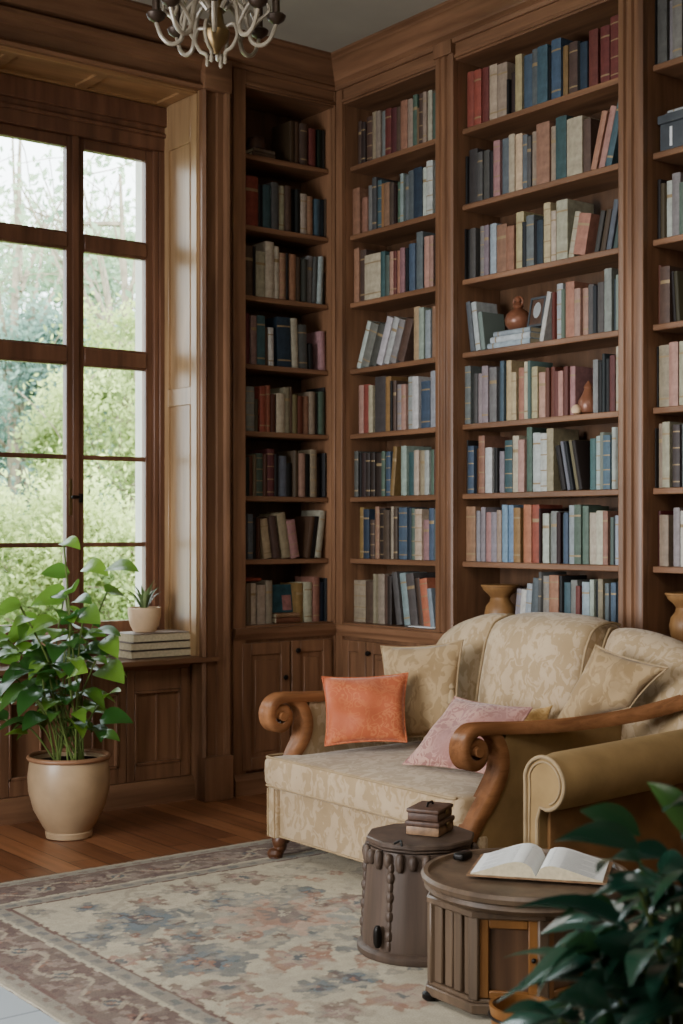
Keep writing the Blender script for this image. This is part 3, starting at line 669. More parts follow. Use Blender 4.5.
bmesh.ops.solidify(b, geom=b.faces[:], thickness=.001); finish(b, 'print', 'white', fr)
# fifth shelf: teardrop wooden bird-like ornament
q = onB(581.5, 4, .07)
orn = empty('ornament', q, 'small teardrop brown ornament with pointed top between books, wide bookcase', 'ornament')
b = B(); lathe(b, [(.022, 0), (.044, .01), (.055, .035), (.05, .07), (.032, .1), (.022, .125), (.026, .135), (.016, .15), (.006, .165)], q, 24); finish(b, 'body', 'copper', orn)
b = B(); lathe(b, [(.005, 0), (.022, .006), (.027, .025), (.018, .042), (.005, .048)], q+Vector((-.055, .03, .0)), 16); finish(b, 'knob', 'small_pot', orn)
# bottom shelf: turned vase, and its sibling in the end bookcase
def vase(u, case, label):
    q = onB(u, 7, .1); root = empty('turned_vase', q, label, 'vase', 'turned wooden vases')
    b = B(); lathe(b, [(.07, 0), (.078, .008), (.078, .018), (.066, .03), (.078, .06), (.084, .1), (.076, .14), (.056, .165), (.052, .185), (.062, .2), (.09, .225), (.098, .245), (.098, .252), (.088, .254), (.07, .246), (.05, .2)], q, 36); finish(b, 'body', 'pale_turned', root)
    b = B(); tube(b, [q+Vector((.098*math.cos(a), .098*math.sin(a), .248)) for a in np.linspace(0, 2*math.pi, 33)[:-1]], .006, 8, closed=True); finish(b, 'rim', 'pale_turned', root)
vase(489, 2, 'turned pale-wood vase with flared rim behind the sofa, wide bookcase')
vase(676, 3, 'turned wooden vase cut off by the picture edge, end bookcase')
# charcoal box and two magazines, end bookcase
q = onB(681.5, 1, .15); bx_ = empty('storage_box', q, 'charcoal storage box with overhanging lid, end bookcase', 'box')
b = B(); rbox(b, q.x-.12, q.x+.12, q.y-.14, q.y+.135, q.z, q.z+.13, .006, 2); finish(b, 'body', 'grey_card', bx_)
b = B(); rbox(b, q.x-.13, q.x+.13, q.y-.15, q.y+.142, q.z+.1305, q.z+.17, .005, 2); finish(b, 'lid', 'grey_card', bx_)
b = B(); box(b, q.x-.1235, q.x-.1195, q.y+.06, q.y+.075, q.z+.02, q.z+.11); finish(b, 'label_strip', 'white', bx_)
flat_book('magazine', q+Vector((0, -.015, .1715)), .27, .2, .012, RB, '#6e7375', 'grey magazine lying directly on the charcoal box lid', 'magazine', 'magazines on the charcoal box')
flat_book('magazine', q+Vector((0, -.02, .184)), .26, .19, .012, RB, '#9a9d9c', 'pale magazine lying topmost over the charcoal box', 'magazine', 'magazines on the charcoal box', 1)
# window-side bookcase, top shelf: stack with dark jar
q = onA(266, 0, .12)
flat_book('book', q, .155, .17, .03, 0, '#5a4a3c', 'dark brown book lying flat, lower of two under the dark jar, window-side bookcase', group='flat books under the dark jar')
flat_book('book', q+Vector((.004, 0, .0315)), .15, .16, .024, 0, '#6a5a4a', 'brown book lying flat, upper of two under the dark jar, window-side bookcase', group='flat books under the dark jar')
q2 = q+Vector((0, 0, .057)); dj = empty('lidded_jar', q2, 'small dark lidded jar on two flat books, window-side bookcase top shelf', 'jar')
b = B(); lathe(b, [(.04, 0), (.055, .01), (.058, .04), (.05, .06)], q2, 20); finish(b, 'body', 'leather', dj)
b = B(); lathe(b, [(.052, .0605), (.05, .075), (.03, .085), (.008, .09), (.008, .1)], q2, 20); finish(b, 'lid', 'leather', dj)
# bottom shelf: teal picture panel on two flat books, red book on top of cream ones
q = onA(288, 7, .1)
flat_book('book', q, .17, .18, .03, 0, '#6f4632', 'brown book lying lowest under the teal picture, bottom shelf, window-side bookcase', group='flat books under the teal picture')
flat_book('book', q+Vector((0, 0, .0315)), .165, .17, .024, 0, '#8a6a4e', 'tan book lying upper under the teal picture, bottom shelf, window-side bookcase', group='flat books under the teal picture')
q2 = q+Vector((0, -.06, .057)); pc = empty('small_picture', q2, 'small teal picture with a pink patch standing on flat books, window-side bookcase', 'picture')
tm = Matrix.Translation(q2+Vector((0, .03, .002))) @ Matrix.Rotation(R(-8), 4, 'X')
b = B(); box(b, -.078, .078, 0, .012, 0, .165, 0, tm); finish(b, 'panel', plain('teal_paint', '#2a4d56', .6, .3, var=.3, scale=20), pc)
b = B(); box(b, .0, .062, -.004, .001, .012, .10, 0, tm); finish(b, 'pink_patch', plain('pink_paint', '#9a6a66', .6, .3, var=.25, scale=25), pc)
q = onA(253.5, 7, .1); 
flat_book('book', q+Vector((.0, .0, .2485)), .11, .16, .018, 0, '#7d3a2a', 'reddish book lying across the upright cream books, bottom shelf, window-side bookcase')
# papers on the corner bookcase counter
q = onB(424, 7, .05); pp = B()
for k in range(3): box(pp, q.x-.06, q.x+.05, q.y-.1, q.y+.1, q.z+.0025*k, q.z+.002+.0025*k, 0, Matrix.Translation(q) @ Matrix.Rotation(.12*k, 4, 'Z') @ Matrix.Translation(-q))
o = finish(pp, 'paper_pad', 'white'); thing(o, q, 'small pad of white paper lying before the leaning books, corner bookcase', 'paper')

# ------------------------------------------------------------------ rug
def hexa(h): return np.array(lin(h)[:3])
def build_rug():
    x0, x1, y0, y1, st = 1.9, 4.5, 1.3, 5.53, .0085
    nx, ny = int((x1-x0)/st), int((y1-y0)/st)
    X, Y = np.meshgrid(np.linspace(x0, x1, nx), np.linspace(y0, y1, ny), indexing='ij')
    rs = np.random.RandomState(3)
    def smooth(sc):
        a = rs.rand(int((x1-x0)/sc)+3, int((y1-y0)/sc)+3)
        fx = (X-x0)/sc; fy = (Y-y0)/sc; ix = fx.astype(int); iy = fy.astype(int); fx = fx-ix; fy = fy-iy
        fx = fx*fx*(3-2*fx); fy = fy*fy*(3-2*fy)
        return (a[ix, iy]*(1-fx)+a[ix+1, iy]*fx)*(1-fy)+(a[ix, iy+1]*(1-fx)+a[ix+1, iy+1]*fx)*fy
    n1, n2, n3, n4 = smooth(.022), smooth(.07), smooth(.5), smooth(.038)
    C = np.zeros((nx, ny, 3))
    cream, greyb, mauve, slate, terra, dark, blue = [hexa(h) for h in ('#b3a993', '#8f887b', '#6f5a52', '#5c6265', '#94705f', '#524340', '#6a757b')]
    C[:] = cream
    def put(mask, col, k=1.0):
        m = np.clip(mask, 0, 1)[..., None]*k; C[:] = C*(1-m)+col*m
    left = X-x0; far = y1-Y; right = x1-X; near = Y-y0
    e = np.minimum(np.minimum(left, far), np.minimum(right, near))
    along = np.where(e == left, Y, np.where(e == far, X, np.where(e == right, Y, X)))
    wob = (n1-.5)*.012
    E_ = e+wob
    band = lambda a, c: ((E_ > a) & (E_ < c)).astype(float)
    put(band(-1, .025), hexa('#a39a88')); put(band(.025, .075), greyb); put(band(.075, .09), mauve)
    put(band(.09, .315), hexa('#73625a')); put(band(.315, .335), cream); put(band(.335, .395), greyb); put(band(.395, .41), mauve)
    put(band(.04, .06)*(np.sin(along*70) > 0), mauve, .6); put(band(.35, .38)*(np.sin(along*60) > .1), slate, .6)
    # flowers and leaves in the main border
    per = .34; ph = (along % per)-per/2; rr = E_-.2025
    a = np.arctan2(rr, ph); r = np.hypot(rr, ph)
    fl = (r+(n1-.5)*.03 < .06*(.8+.2*np.cos(6*a))); put(fl, cream, .55); put(r < .03, slate, .9); put(r < .012, terra)
    ph2 = ((along+per/2) % per)-per/2; r2 = np.hypot(rr*1.4, ph2); a2 = np.arctan2(rr, ph2)
    put(r2 < .055*(.7+.3*np.cos(5*a2+.6)), terra, .8); put(r2 < .022, dark)
    vine = np.abs(rr-.055*np.sin(along*2*np.pi/per)) < .009; put(vine*band(.1, .31), hexa('#b0a38c'), .8)
    put(((n4 > .6) & (E_ > .1) & (E_ < .31)), hexa('#a8998a'), .45); put(((n1 > .66) & (E_ > .1) & (E_ < .31)), dark, .45)
    # field
    fieldm = (E_ > .41).astype(float)
    def flower(cx, cy, R_, cols, pet=6, rot=0., el=1.0):
        dx = (X-cx); dy = (Y-cy)*el; r = np.hypot(dx, dy)+(n1-.5)*.06*min(1, R_*6)+(n2-.5)*.05*min(1, R_*6)+(n4-.5)*.05*min(1, R_*6); a = np.arctan2(dy, dx)+rot
        for k, (f, col, op) in enumerate(cols):
            put((r < R_*f*(.84+.16*np.cos(pet*a+k*.8)))*fieldm*np.clip((n4-.28+.1*n1)*5, .3, 1), col, op)
    Pm = [(281, 918, .40, 'big'), (143, 923, .19, 's'), (205, 964, .19, 's'), (94, 941, .12, 's'), (164, 953, .12, 'm'), (193, 891, .10, 'm'), (299, 961, .13, 't'),
          (319, 991, .09, 's'), (352, 982, .09, 's'), (246, 880, .11, 'm'), (88, 910, .07, 's'), (190, 941, .08, 's'), (228, 992, .10, 'm'), (262, 1010, .12, 't'), (180, 1000, .1, 'm'), (340, 1016, .1, 'm'),
          (380, 950, .14, 's'), (360, 905, .13, 'm'), (120, 965, .07, 't'), (240, 940, .07, 't'), (225, 905, .08, 's'), (305, 895, .08, 's'), (400, 1000, .12, 't'), (150, 905, .07, 'm')]
    for u, v, R_, k in Pm:
        p = pZ(u, v, 0)
        if k == 'big': flower(p.x, p.y, .46, [(1, slate, .55), (.82, cream, .9), (.74, blue, .5), (.6, hexa('#b59a86'), .9), (.42, terra, .7), (.25, slate, .6), (.12, cream, .9)], 8)
        else:
            c = dict(s=slate, m=mauve, t=terra)[k]
            flower(p.x, p.y, R_*1.15, [(1, c, .75), (.66, blue if k == 's' else hexa('#9b8278'), .7), (.42, dark if k == 's' else cream, .6), (.2, terra if k == 's' else slate, .9)], rs.randint(5, 8), rs.rand()*6)
    for _ in range(420):
        cx, cy = rs.uniform(x0+.45, x1), rs.uniform(y0+.4, y1-.45)
        c = [slate, mauve, terra, hexa('#8f8a7c'), greyb][rs.randint(5)]
        flower(cx, cy, rs.uniform(.018, .05), [(1, c, .75), (.4, cream, .6)], rs.randint(3, 7), rs.rand()*6)
    curl = np.abs(np.sin(X*14+n2*5)+np.sin(Y*12+n2*6)) < .10; put(curl*fieldm*(n3 > .35), hexa('#8d8474'), .5)
    worn = (.84+.25*n3)[..., None]*(.9+.2*n1)[..., None]; C *= worn
    put((n2 > .55)*.25, greyb, .6)
    C = C*1.12
    Z = np.full_like(X, .0125)
    # slightly ragged outline
    X[0, :] += (rs.rand(ny)-.5)*.008; Y[:, -1] += (rs.rand(nx)-.5)*.012
    co = np.stack([X, Y, Z], -1).reshape(-1, 3)
    idx = np.arange(nx*ny).reshape(nx, ny)
    q = np.stack([idx[:-1, :-1], idx[1:, :-1], idx[1:, 1:], idx[:-1, 1:]], -1).reshape(-1, 4)
    # rim down to the floor
    ring = np.concatenate([idx[:, 0], idx[-1, 1:], idx[-2::-1, -1], idx[0, -2:0:-1]])
    low = co[ring].copy(); low[:, 2] = .0085
    base = len(co); co = np.vstack([co, low]); m = len(ring); j = np.arange(m)
    side = np.stack([ring, base+j, base+(j+1) % m, np.roll(ring, -1)], -1)
    faces = np.vstack([q, side])
    me = bpy.data.meshes.new('rug'); me.from_pydata(co.tolist(), [], faces.tolist())
    at = me.color_attributes.new('Col', 'FLOAT_COLOR', 'POINT')
    cc = np.ones((len(co), 4)); cc[:nx*ny, :3] = C.reshape(-1, 3); cc[nx*ny:, :3] = C.reshape(-1, 3)[ring]
    at.data.foreach_set('color', cc.ravel()); me.materials.append(M['rug'])
    me.polygons.foreach_set('use_smooth', [True]*len(me.polygons))
    o = bpy.data.objects.new('rug', me); COL.objects.link(o)
    return tag(o, 'faded oriental rug with floral medallions and a mauve border on the plank floor', 'rug')
build_rug()
RZ = .0135

# ------------------------------------------------------------------ sofa
def superq(bm, c, h, e1=.15, e2=.15, nu=48, nv=24, bulge=0, mat=0):
    c = Vector(c); a, b_, d = h
    def sp(x, e): return math.copysign(abs(x)**e, x)
    rows = []
    for j in range(1, nv):
        v = -math.pi/2+math.pi*j/nv; rows.append([])
        for i in range(nu):
            u = 2*math.pi*i/nu; x = sp(math.cos(v), e1)*sp(math.cos(u), e2); y = sp(math.cos(v), e1)*sp(math.sin(u), e2); z = sp(math.sin(v), e1)
            rows[-1].append(bm.verts.new((c.x+a*x, c.y+b_*y, c.z+d*z+(bulge*(1-x*x)*(1-y*y) if z > 0 else 0))))
    top = bm.verts.new((c.x, c.y, c.z+d+bulge)); bot = bm.verts.new((c.x, c.y, c.z-d))
    for A, Bq in zip(rows, rows[1:]):
        for i in range(nu): bm.faces.new((A[i], A[(i+1) % nu], Bq[(i+1) % nu], Bq[i]))
    for i in range(nu):
        bm.faces.new((rows[-1][i], rows[-1][(i+1) % nu], top)); bm.faces.new((rows[0][(i+1) % nu], rows[0][i], bot))
sofa = empty('sofa', (4.25, 4.45, RZ), 'cream damask sofa with carved walnut scroll arms and an outer rolled arm, before the bookcases', 'sofa')
YF_, YN = 5.2, 3.915       # far and near wooden arms
b = B(); rbox(b, 3.635, 4.62, 3.95, 5.215, .105, .326, .012, 2); base = finish(b, 'base', 'damask', sofa)
b = B(); tube(b, [Vector((3.632, 3.96, .112)), Vector((3.632, 5.2, .112))], .005, 6); finish(b, 'piping', 'piping', base)
for y0_, y1_ in ((5.17, 5.245), (3.875, 3.95)):
    b = B(); rbox(b, 3.612 if y0_ > 5 else 3.65, 3.7, y0_, y1_, .10, .33, .012, 2)
    fp = finish(b, 'front_post', 'damask', sofa)
    for y in (y0_+.012, y1_-.012): b = B(); tube(b, [Vector((3.61, y, .105)), Vector((3.61, y, .325))], .0045, 6); finish(b, 'piping', 'piping', fp)
# seat cushion with ears that wrap the arm fronts
b = B(); superq(b, (4.07, 4.545, .405), (.482, .615, .078), .22, .1, 64, 20, .018)
superq(b, (3.665, 4.615, .404), (.08, .635, .0755), .3, .18, 48, 16, .0)
seat = finish(b, 'seat_cushion', 'damask', sofa, sharp=70)
b = B()
for z in (.470, .342):
    b = B(); tube(b, spline([(3.70, 5.240, z), (3.63, 5.238, z), (3.598, 5.215, z), (3.594, 5.15, z), (3.59, 4.55, z), (3.592, 4.01, z), (3.63, 3.985, z)], 8), .0055, 8); finish(b, 'piping', 'piping', seat)
# back: three upholstered lobes
def lobe(name, y0, y1, zt, fwd, n=22):
    b = B(); rings = []
    for i in range(n+1):
        s = i/n; y = y0+(y1-y0)*s; z = zt(y); e = abs(2*s-1); rec = .045*e**5; bul = .03*(1-e**2.5); zz = z-.02*e**6
        f = fwd
        prof = [(4.50-f+rec, .42), (4.485-f-bul+rec, .55), (4.50-f-bul+rec, .72), (4.545-f-bul*.8+rec, zz-.16), (4.575-f-bul*.6+rec, zz-.075), (4.61-f*.8+rec*.8, zz-.022), (4.67, zz), (4.74, zz-.012), (4.80, zz-.06), (4.84, zz-.16), (4.86, .6), (4.86, .12), (4.6, .12), (4.55, .3)]
        rings.append([b.verts.new((x, y, z_)) for x, z_ in prof])
    for A, Bq in zip(rings, rings[1:]):
        for k in range(len(A)): b.faces.new((A[k], A[(k+1) % len(A)], Bq[(k+1) % len(A)], Bq[k]))
    b.faces.new(rings[0]); b.faces.new(rings[-1][::-1])
    o = finish(b, name, 'damask', sofa, sharp=60)
    md = o.modifiers.new('sub', 'SUBSURF'); md.levels = 1; md.render_levels = 1
    for y, s in ((y0+.003, 0), (y1-.003, 1)):
        p = B(); z = zt(y)-.02; f = fwd; rec = .045
        tube(p, spline([(4.485-f+rec-.003, y, .56), (4.50-f+rec-.003, y, .72), (4.545-f+rec-.004, y, z-.16), (4.575-f+rec-.004, y, z-.075), (4.61-f*.8+rec*.8, y, z-.018), (4.67, y, z+.004), (4.74, y, z-.008)], 6), .006, 8); finish(p, 'piping', 'piping', o)
    return o
lobe('back_cushion', 4.76, 5.255, lambda y: .84+.275*math.sqrt(max(0, 1-((y-4.72)/.56)**2)), 0)
lobe('back_cushion', 3.53, 4.12, lambda y: .80+.285*math.sqrt(max(0, 1-((4.1-y)/.62)**2)), .0)
lobe('back_cushion', 4.125, 4.755, lambda y: 1.128-.02*((y-4.44)/.31)**2, .085)
# upholstered arm panels
for yc in (YF_, YN):
    b = B(); prism(b, [(3.80, .715), (3.79, .63), (3.775, .555), (3.725, .475), (3.668, .41), (3.655, .34), (3.665, .11), (4.62, .11), (4.62, .70)], 'y', yc-.03, yc+.03); finish(b, 'arm_panel', 'tan_fabric' if yc == YN else 'damask', sofa)
# carved wooden arms: rail, volute and S-shaped support
fl_prof = [(a_*.9, b_*.92) for a_, b_ in [(-.045, -.022), (.045, -.022), (.05, -.006), (.046, .016), (.036, .024), (.027, .016), (.018, .024), (.009, .0165), (0, .025), (-.009, .0165), (-.018, .024), (-.027, .016), (-.036, .024), (-.046, .016), (-.05, -.006)]]
def wood_arm(yc, drift):
    C = Vector((3.645, yc, .655)); pts = []
    rail = [(4.72, .885), (4.55, .815), (4.36, .762), (4.15, .733), (3.95, .724), (3.82, .728), (3.72, .735)]
    p3 = [(x, yc-drift*max(0, (x-3.8)/.9)**1.3, z) for x, z in rail]
    n = 46; r0, r1 = .082, .028
    spi = []
    for k in range(n+1):
        t = k/n; a = R(85)+t*R(470); r = r0*(1-t)+r1*t; r = r0*(r1/r0)**(t**.9)
        spi.append(Vector((C.x+r*math.cos(a), yc, C.z+r*math.sin(a))))
    path = spline(p3+[tuple(spi[0])], 7)[:-1]+spi
    b = B(); sweep(b, path, [(a, -q) for a, q in fl_prof], (0, 1, 0), lambda t: 1.0 if t < .72 else 1-.42*(t-.72)/.28)
    arm = finish(b, 'wood_arm', 'sofa_wood', sofa, sharp=50)
    b = B(); s_ = spline([(3.70, yc, .735), (3.755, yc, .70), (3.785, yc, .63), (3.775, yc, .555), (3.725, yc, .475)]+([(3.675, yc, .415), (3.625, yc, .345), (3.605, yc, .28), (3.61, yc, .2)] if yc < 4.5 else [(3.70, yc, .44)]), 7)
    sweep(b, s_, [(a*.9, -q*1.15) for a, q in fl_prof], (0, 1, 0), lambda t: .8+.35*math.sin(t*3.1)); finish(b, 'scroll_support', 'sofa_wood', arm, sharp=50)
    b = B(); tube(b, [Vector((C.x, yc-.05, C.z)), Vector((C.x, yc+.05, C.z))], .02, 14); finish(b, 'volute_eye', 'sofa_wood', arm)
wood_arm(YF_, 0.0); wood_arm(YN, .40)
# padded rolled arm on the near side
b = B()
cy, cz, rr = 3.484, .598, .102
out = [(3.586, .10), (3.586, .35), (3.586, .58)]+[(cy+rr*math.cos(a), cz+rr*math.sin(a)) for a in np.linspace(0, R(262), 26)[1:]]+[(3.497, .515), (3.512, .47), (3.514, .35), (3.514, .10)]
nseg = 14; rings = []
for i in range(nseg+1):
    x = 3.6+1.0*i/nseg; k = 1.0
    ins = .012 if i in (0,) else 0
    g = [(cy+(y-cy)*(1-ins*4), z-(.012*(i == 0) if z > .6 else 0)) for y, z in out]
    rings.append([b.verts.new((x+(.012 if i == 1 else 0)*0, y, z+.03*(i/nseg)*(z > .4))) for y, z in g])
for A, Bq in zip(rings, rings[1:]):
    for k in range(len(A)): b.faces.new((A[k], A[(k+1) % len(A)], Bq[(k+1) % len(A)], Bq[k]))
b.faces.new(rings[0]); b.faces.new(rings[-1][::-1])
ra = finish(b, 'rolled_arm', 'tan_fabric', sofa, sharp=60); ra['label'] = 'plain tan padded arm with rolled scroll front'
b = B()
pp = [Vector((3.597, y, z)) for y, z in [(3.578, .10), (3.578, .35), (3.578, .58)]]+[Vector((3.596, cy+(rr-.006)*math.cos(a), cz+(rr-.008)*math.sin(a))) for a in np.linspace(0, R(262), 30)[1:]]+[Vector((3.597, y, z)) for y, z in [(3.503, .51), (3.519, .465), (3.52, .35), (3.52, .10)]]
tube(b, pp, .0075, 8); finish(b, 'piping', 'piping', ra); b = B()
tube(b, [Vector((3.597, 3.560, .10)), Vector((3.597, 3.56, .40)), Vector((3.597, 3.555, .58))]+[Vector((3.597, cy+.076*math.cos(a), cz+.076*math.sin(a))) for a in np.linspace(.2, R(250), 24)], .004, 6)
finish(b, 'piping', 'piping', ra)
b = B(); rbox(b, 3.66, 4.6, 3.52, 3.88, .105, .27, .01, 2); sd = finish(b, 'outer_side', 'tan_shaded', sofa)
b = B(); rbox(b, 3.64, 4.6, 3.497, 3.516, .105, .51, .006, 2); finish(b, 'outer_panel', 'tan_shaded', sd)
# carved feet
def foot(x, y, sx):
    b = B(); pts = spline([(x+.012*sx, y, .106), (x-.006*sx, y, .085), (x-.002*sx, y, .06), (x-.02*sx, y, .035), (x-.03*sx, y, .0)], 5)
    rad = lambda t: .026*(1-t)**1.0+.017+.016*max(0, (t-.6)/.4)
    tube(b, pts, rad, 12); lathe(b, [(.02, 0), (.034, .006), (.038, .02), (.03, .036), (.012, .042)], (x-.03*sx, y, RZ), 14)
    for v in b.verts: v.co.z = max(v.co.z, RZ)
    finish(b, 'leg', 'leg_wood', sofa)
for x, y, s in ((3.655, 5.195, 1), (3.655, 3.9, 1), (3.655, 3.55, 1), (4.78, 5.19, -1), (4.78, 3.58, -1)): foot(x, y, s)

# ------------------------------------------------------------------ cushions (corner pixels at given depth)
def pillow(name, corners, th, mat, label, group=None, tassel=None, piping=None, pull=.085, n=22):
    """corners: bottom-left, bottom-right, top-right, top-left in space"""
    P = [Vector(c) for c in corners]; cen = sum(P, Vector())/4
    nrm = ((P[1]-P[0]).cross(P[3]-P[0])).normalized()
    if nrm.dot(Vector((0, 0, 1.5))-cen) < 0: nrm = -nrm
    root = empty(name, cen-Vector((0, 0, .12)), label, 'cushion', group)
    def pt(u, v, side):
        uu = u*(1-pull*(1-abs(v)**2.2)*abs(u)**3); vv = v*(1-pull*(1-abs(u)**2.2)*abs(v)**3)
        a, c = (uu+1)/2, (vv+1)/2
        p = P[0]*(1-a)*(1-c)+P[1]*a*(1-c)+P[2]*a*c+P[3]*(1-a)*c
        h = th*((1-abs(u)**2.4)*(1-abs(v)**2.4))**.55
        w = .012*math.sin(u*5+v*3)*math.sin(v*4-u*2)*(h/th)
        return p+nrm*(side*h+w)
    b = B(); G = {}
    for s in (1, -1):
        for i in range(n+1):
            for j in range(n+1):
                ed = i in (0, n) or j in (0, n)
                if ed and s == -1: G[s, i, j] = G[1, i, j]
                else: G[s, i, j] = b.verts.new(pt(2*i/n-1, 2*j/n-1, s))
        for i in range(n):
            for j in range(n):
                q = [G[s, i, j], G[s, i+1, j], G[s, i+1, j+1], G[s, i, j+1]]
                b.faces.new(q if s == 1 else q[::-1])
    body = finish(b, 'cover', mat, root, sharp=75)
    if piping:
        loop = [pt(2*i/n-1, -1, 1) for i in range(n)]+[pt(1, 2*i/n-1, 1) for i in range(n)]+[pt(1-2*i/n, 1, 1) for i in range(n)]+[pt(-1, 1-2*i/n, 1) for i in range(n)]
        b = B(); tube(b, loop, .0045, 6, closed=True); finish(b, 'piping', piping, root)
    if tassel is not None:
        b = B(); p = tassel; lathe(b, [(.004, .03), (.012, .022), (.014, .01), (.008, .0), (.013, -.01), (.018, -.035), (.02, -.06), (.004, -.062)], p, 12); finish(b, 'tassel', 'piping', root)
    return root
def px4(lst): return [pD(u, v, d) for u, v, d in lst]
pillow('cushion', px4([(325, 746, 6.26), (407, 742, 6.24), (408, 673, 6.40), (322, 677, 6.42)]), .06, 'orange', 'orange embroidered satin cushion leaning on the far scroll arm', 'cushions on the sofa', piping='orange')
pillow('cushion', px4([(386, 742, 6.58), (457, 738, 6.34), (463, 640, 6.44), (381, 646, 6.70)]), .065, 'cushion_tan', 'large tan damask cushion with side tassel, behind the orange cushion', 'cushions on the sofa', tassel=pD(452, 690, 6.28), piping='piping')
pillow('cushion', px4([(403, 764, 5.9), (496, 776, 5.56), (532, 708, 5.80), (455, 697, 6.10)]), .055, 'pink', 'dusty pink paisley cushion slumped on the seat near the wooden scroll arm', 'cushions on the sofa', piping='pink')
pillow('cushion', px4([(550, 730, 5.92), (630, 708, 5.66), (668, 668, 5.58), (596, 645, 5.82)]), .06, 'cushion_tan', 'large tan cushion tipped on one corner beside the rising wooden arm rail', 'cushions on the sofa', piping='piping')
pillow('cushion', px4([(506, 738, 5.92), (546, 738, 5.92), (553, 705, 5.97), (514, 711, 5.99)]), .028, 'mustard', 'small mustard cushion peeping out between the pink and the tipped tan cushion', 'cushions on the sofa')

# ------------------------------------------------------------------ carved stool with two little boxes
tc = pZ(423, 954, 0); tx, ty = tc.x+.01, tc.y+.025
stool = empty('carved_stool', (tx, ty, RZ), 'rustic carved brown barrel stool carrying two small boxes, in front of the sofa', 'stool')
b = B(); seg = 48; prof = [(.205, .04), (.208, .07), (.204, .14), (.198, .22), (.192, .30), (.187, .36), (.182, .385)]
rings = []
for r_, z in prof:
    rings.append([b.verts.new((tx+(r_-.006*(i % 6 == 0))*math.cos(2*math.pi*i/seg), ty+(r_-.006*(i % 6 == 0))*math.sin(2*math.pi*i/seg), z)) for i in range(seg)])
for A, Bq in zip(rings, rings[1:]):
    for i in range(seg): b.faces.new((A[i], A[(i+1) % seg], Bq[(i+1) % seg], Bq[i]))
b.faces.new(rings[0][::-1]); b.faces.new(rings[-1]); finish(b, 'body', 'barrel_wood', stool)
b = B(); lathe(b, [(.222, RZ), (.226, .02), (.226, .036), (.214, .046), (.2, .048)], (tx, ty, 0), 48); finish(b, 'plinth', 'barrel_wood', stool)
b = B(); n8 = 10
for z0, z1, r_ in ((.388, .40, .190), (.40, .42, .196)):
    prism(b, [(tx+r_*math.cos(2*math.pi*(i+.2)/n8), ty+r_*math.sin(2*math.pi*(i+.2)/n8)) for i in range(n8)], 'z', z0, z1)
lid = finish(b, 'lid', 'barrel_wood', stool, bevel=.004)
b = B(); pk = pZ(398, 846, .42); tube(b, spline([pk+Vector((0, .02, .004)), pk+Vector((.012, 0, .016)), pk+Vector((0, -.02, .004))], 6), .004, 6); finish(b, 'hasp', 'black_iron', lid)
b = B()
for i in range(26):
    a = 2*math.pi*i/26; c = Vector((tx+.192*math.cos(a), ty+.192*math.sin(a), .365)); L = .034 if i % 2 else .026
    superq(b, c+Vector((0, 0, -L*.3)), (.016, .016, L), .8, .9, 10, 8)
finish(b, 'scalloped_fringe', 'barrel_wood', stool)
for i in range(6):
    a = R(197)+i*R(60); b = B()
    for k in range(9):
        z = .07+k*.033; r_ = .207-(z/.4)*.018
        superq(b, (tx+r_*math.cos(a), ty+r_*math.sin(a), z), (.011+.004*(k % 2), .011+.004*(k % 2), .02), .8, .9, 8, 6)
    finish(b, 'carved_strip', 'barrel_wood', stool)
b = B(); a = R(188); superq(b, (tx+.225*math.cos(a), ty+.225*math.sin(a), .10), (.014, .014, .04), .7, .8, 10, 8); finish(b, 'side_knob', 'black_iron', stool)
# two little boxes
bc = pZ(430, 832, .42); br = R(28)
def little_box(z, hx, hy, h, label, mats, hook):
    root = empty('small_box', (bc.x, bc.y, z), label, 'box', 'small boxes on the carved stool')
    Mx = Matrix.Translation((bc.x, bc.y, z)) @ Matrix.Rotation(br, 4, 'Z')
    b = B(); rbox(b, -hx, hx, -hy, hy, .0, h*.62, .004, 2); bmesh.ops.transform(b, matrix=Mx, verts=b.verts[:]); finish(b, 'body', mats[0], root)
    b = B(); rbox(b, -hx-.004, hx+.004, -hy-.004, hy+.004, h*.63, h, .005, 2); bmesh.ops.transform(b, matrix=Mx, verts=b.verts[:]); finish(b, 'lid', mats[1], root)
    b = B(); rbox(b, -.012, .012, -hy-.010, -hy-.004, h*.4, h*.8, .002, 1); bmesh.ops.transform(b, matrix=Mx, verts=b.verts[:]); finish(b, 'clasp', 'brass', root)
    if hook:
        b = B(); tube(b, [Mx @ Vector((x, y, h+z_)) for x, y, z_ in ((-.03, 0, .0), (-.02, .0, .012), (.02, 0, .012), (.03, 0, .0))], .004, 8); finish(b, 'handle', 'black_iron', root)
little_box(.4215, .078, .062, .05, 'small brown box with pale sides, lower of two on the carved stool', ('leather_pale', 'leather'), False)
little_box(.473, .074, .058, .042, 'small brown box with handle, upper of two on the carved stool', ('leather', 'leather'), True)

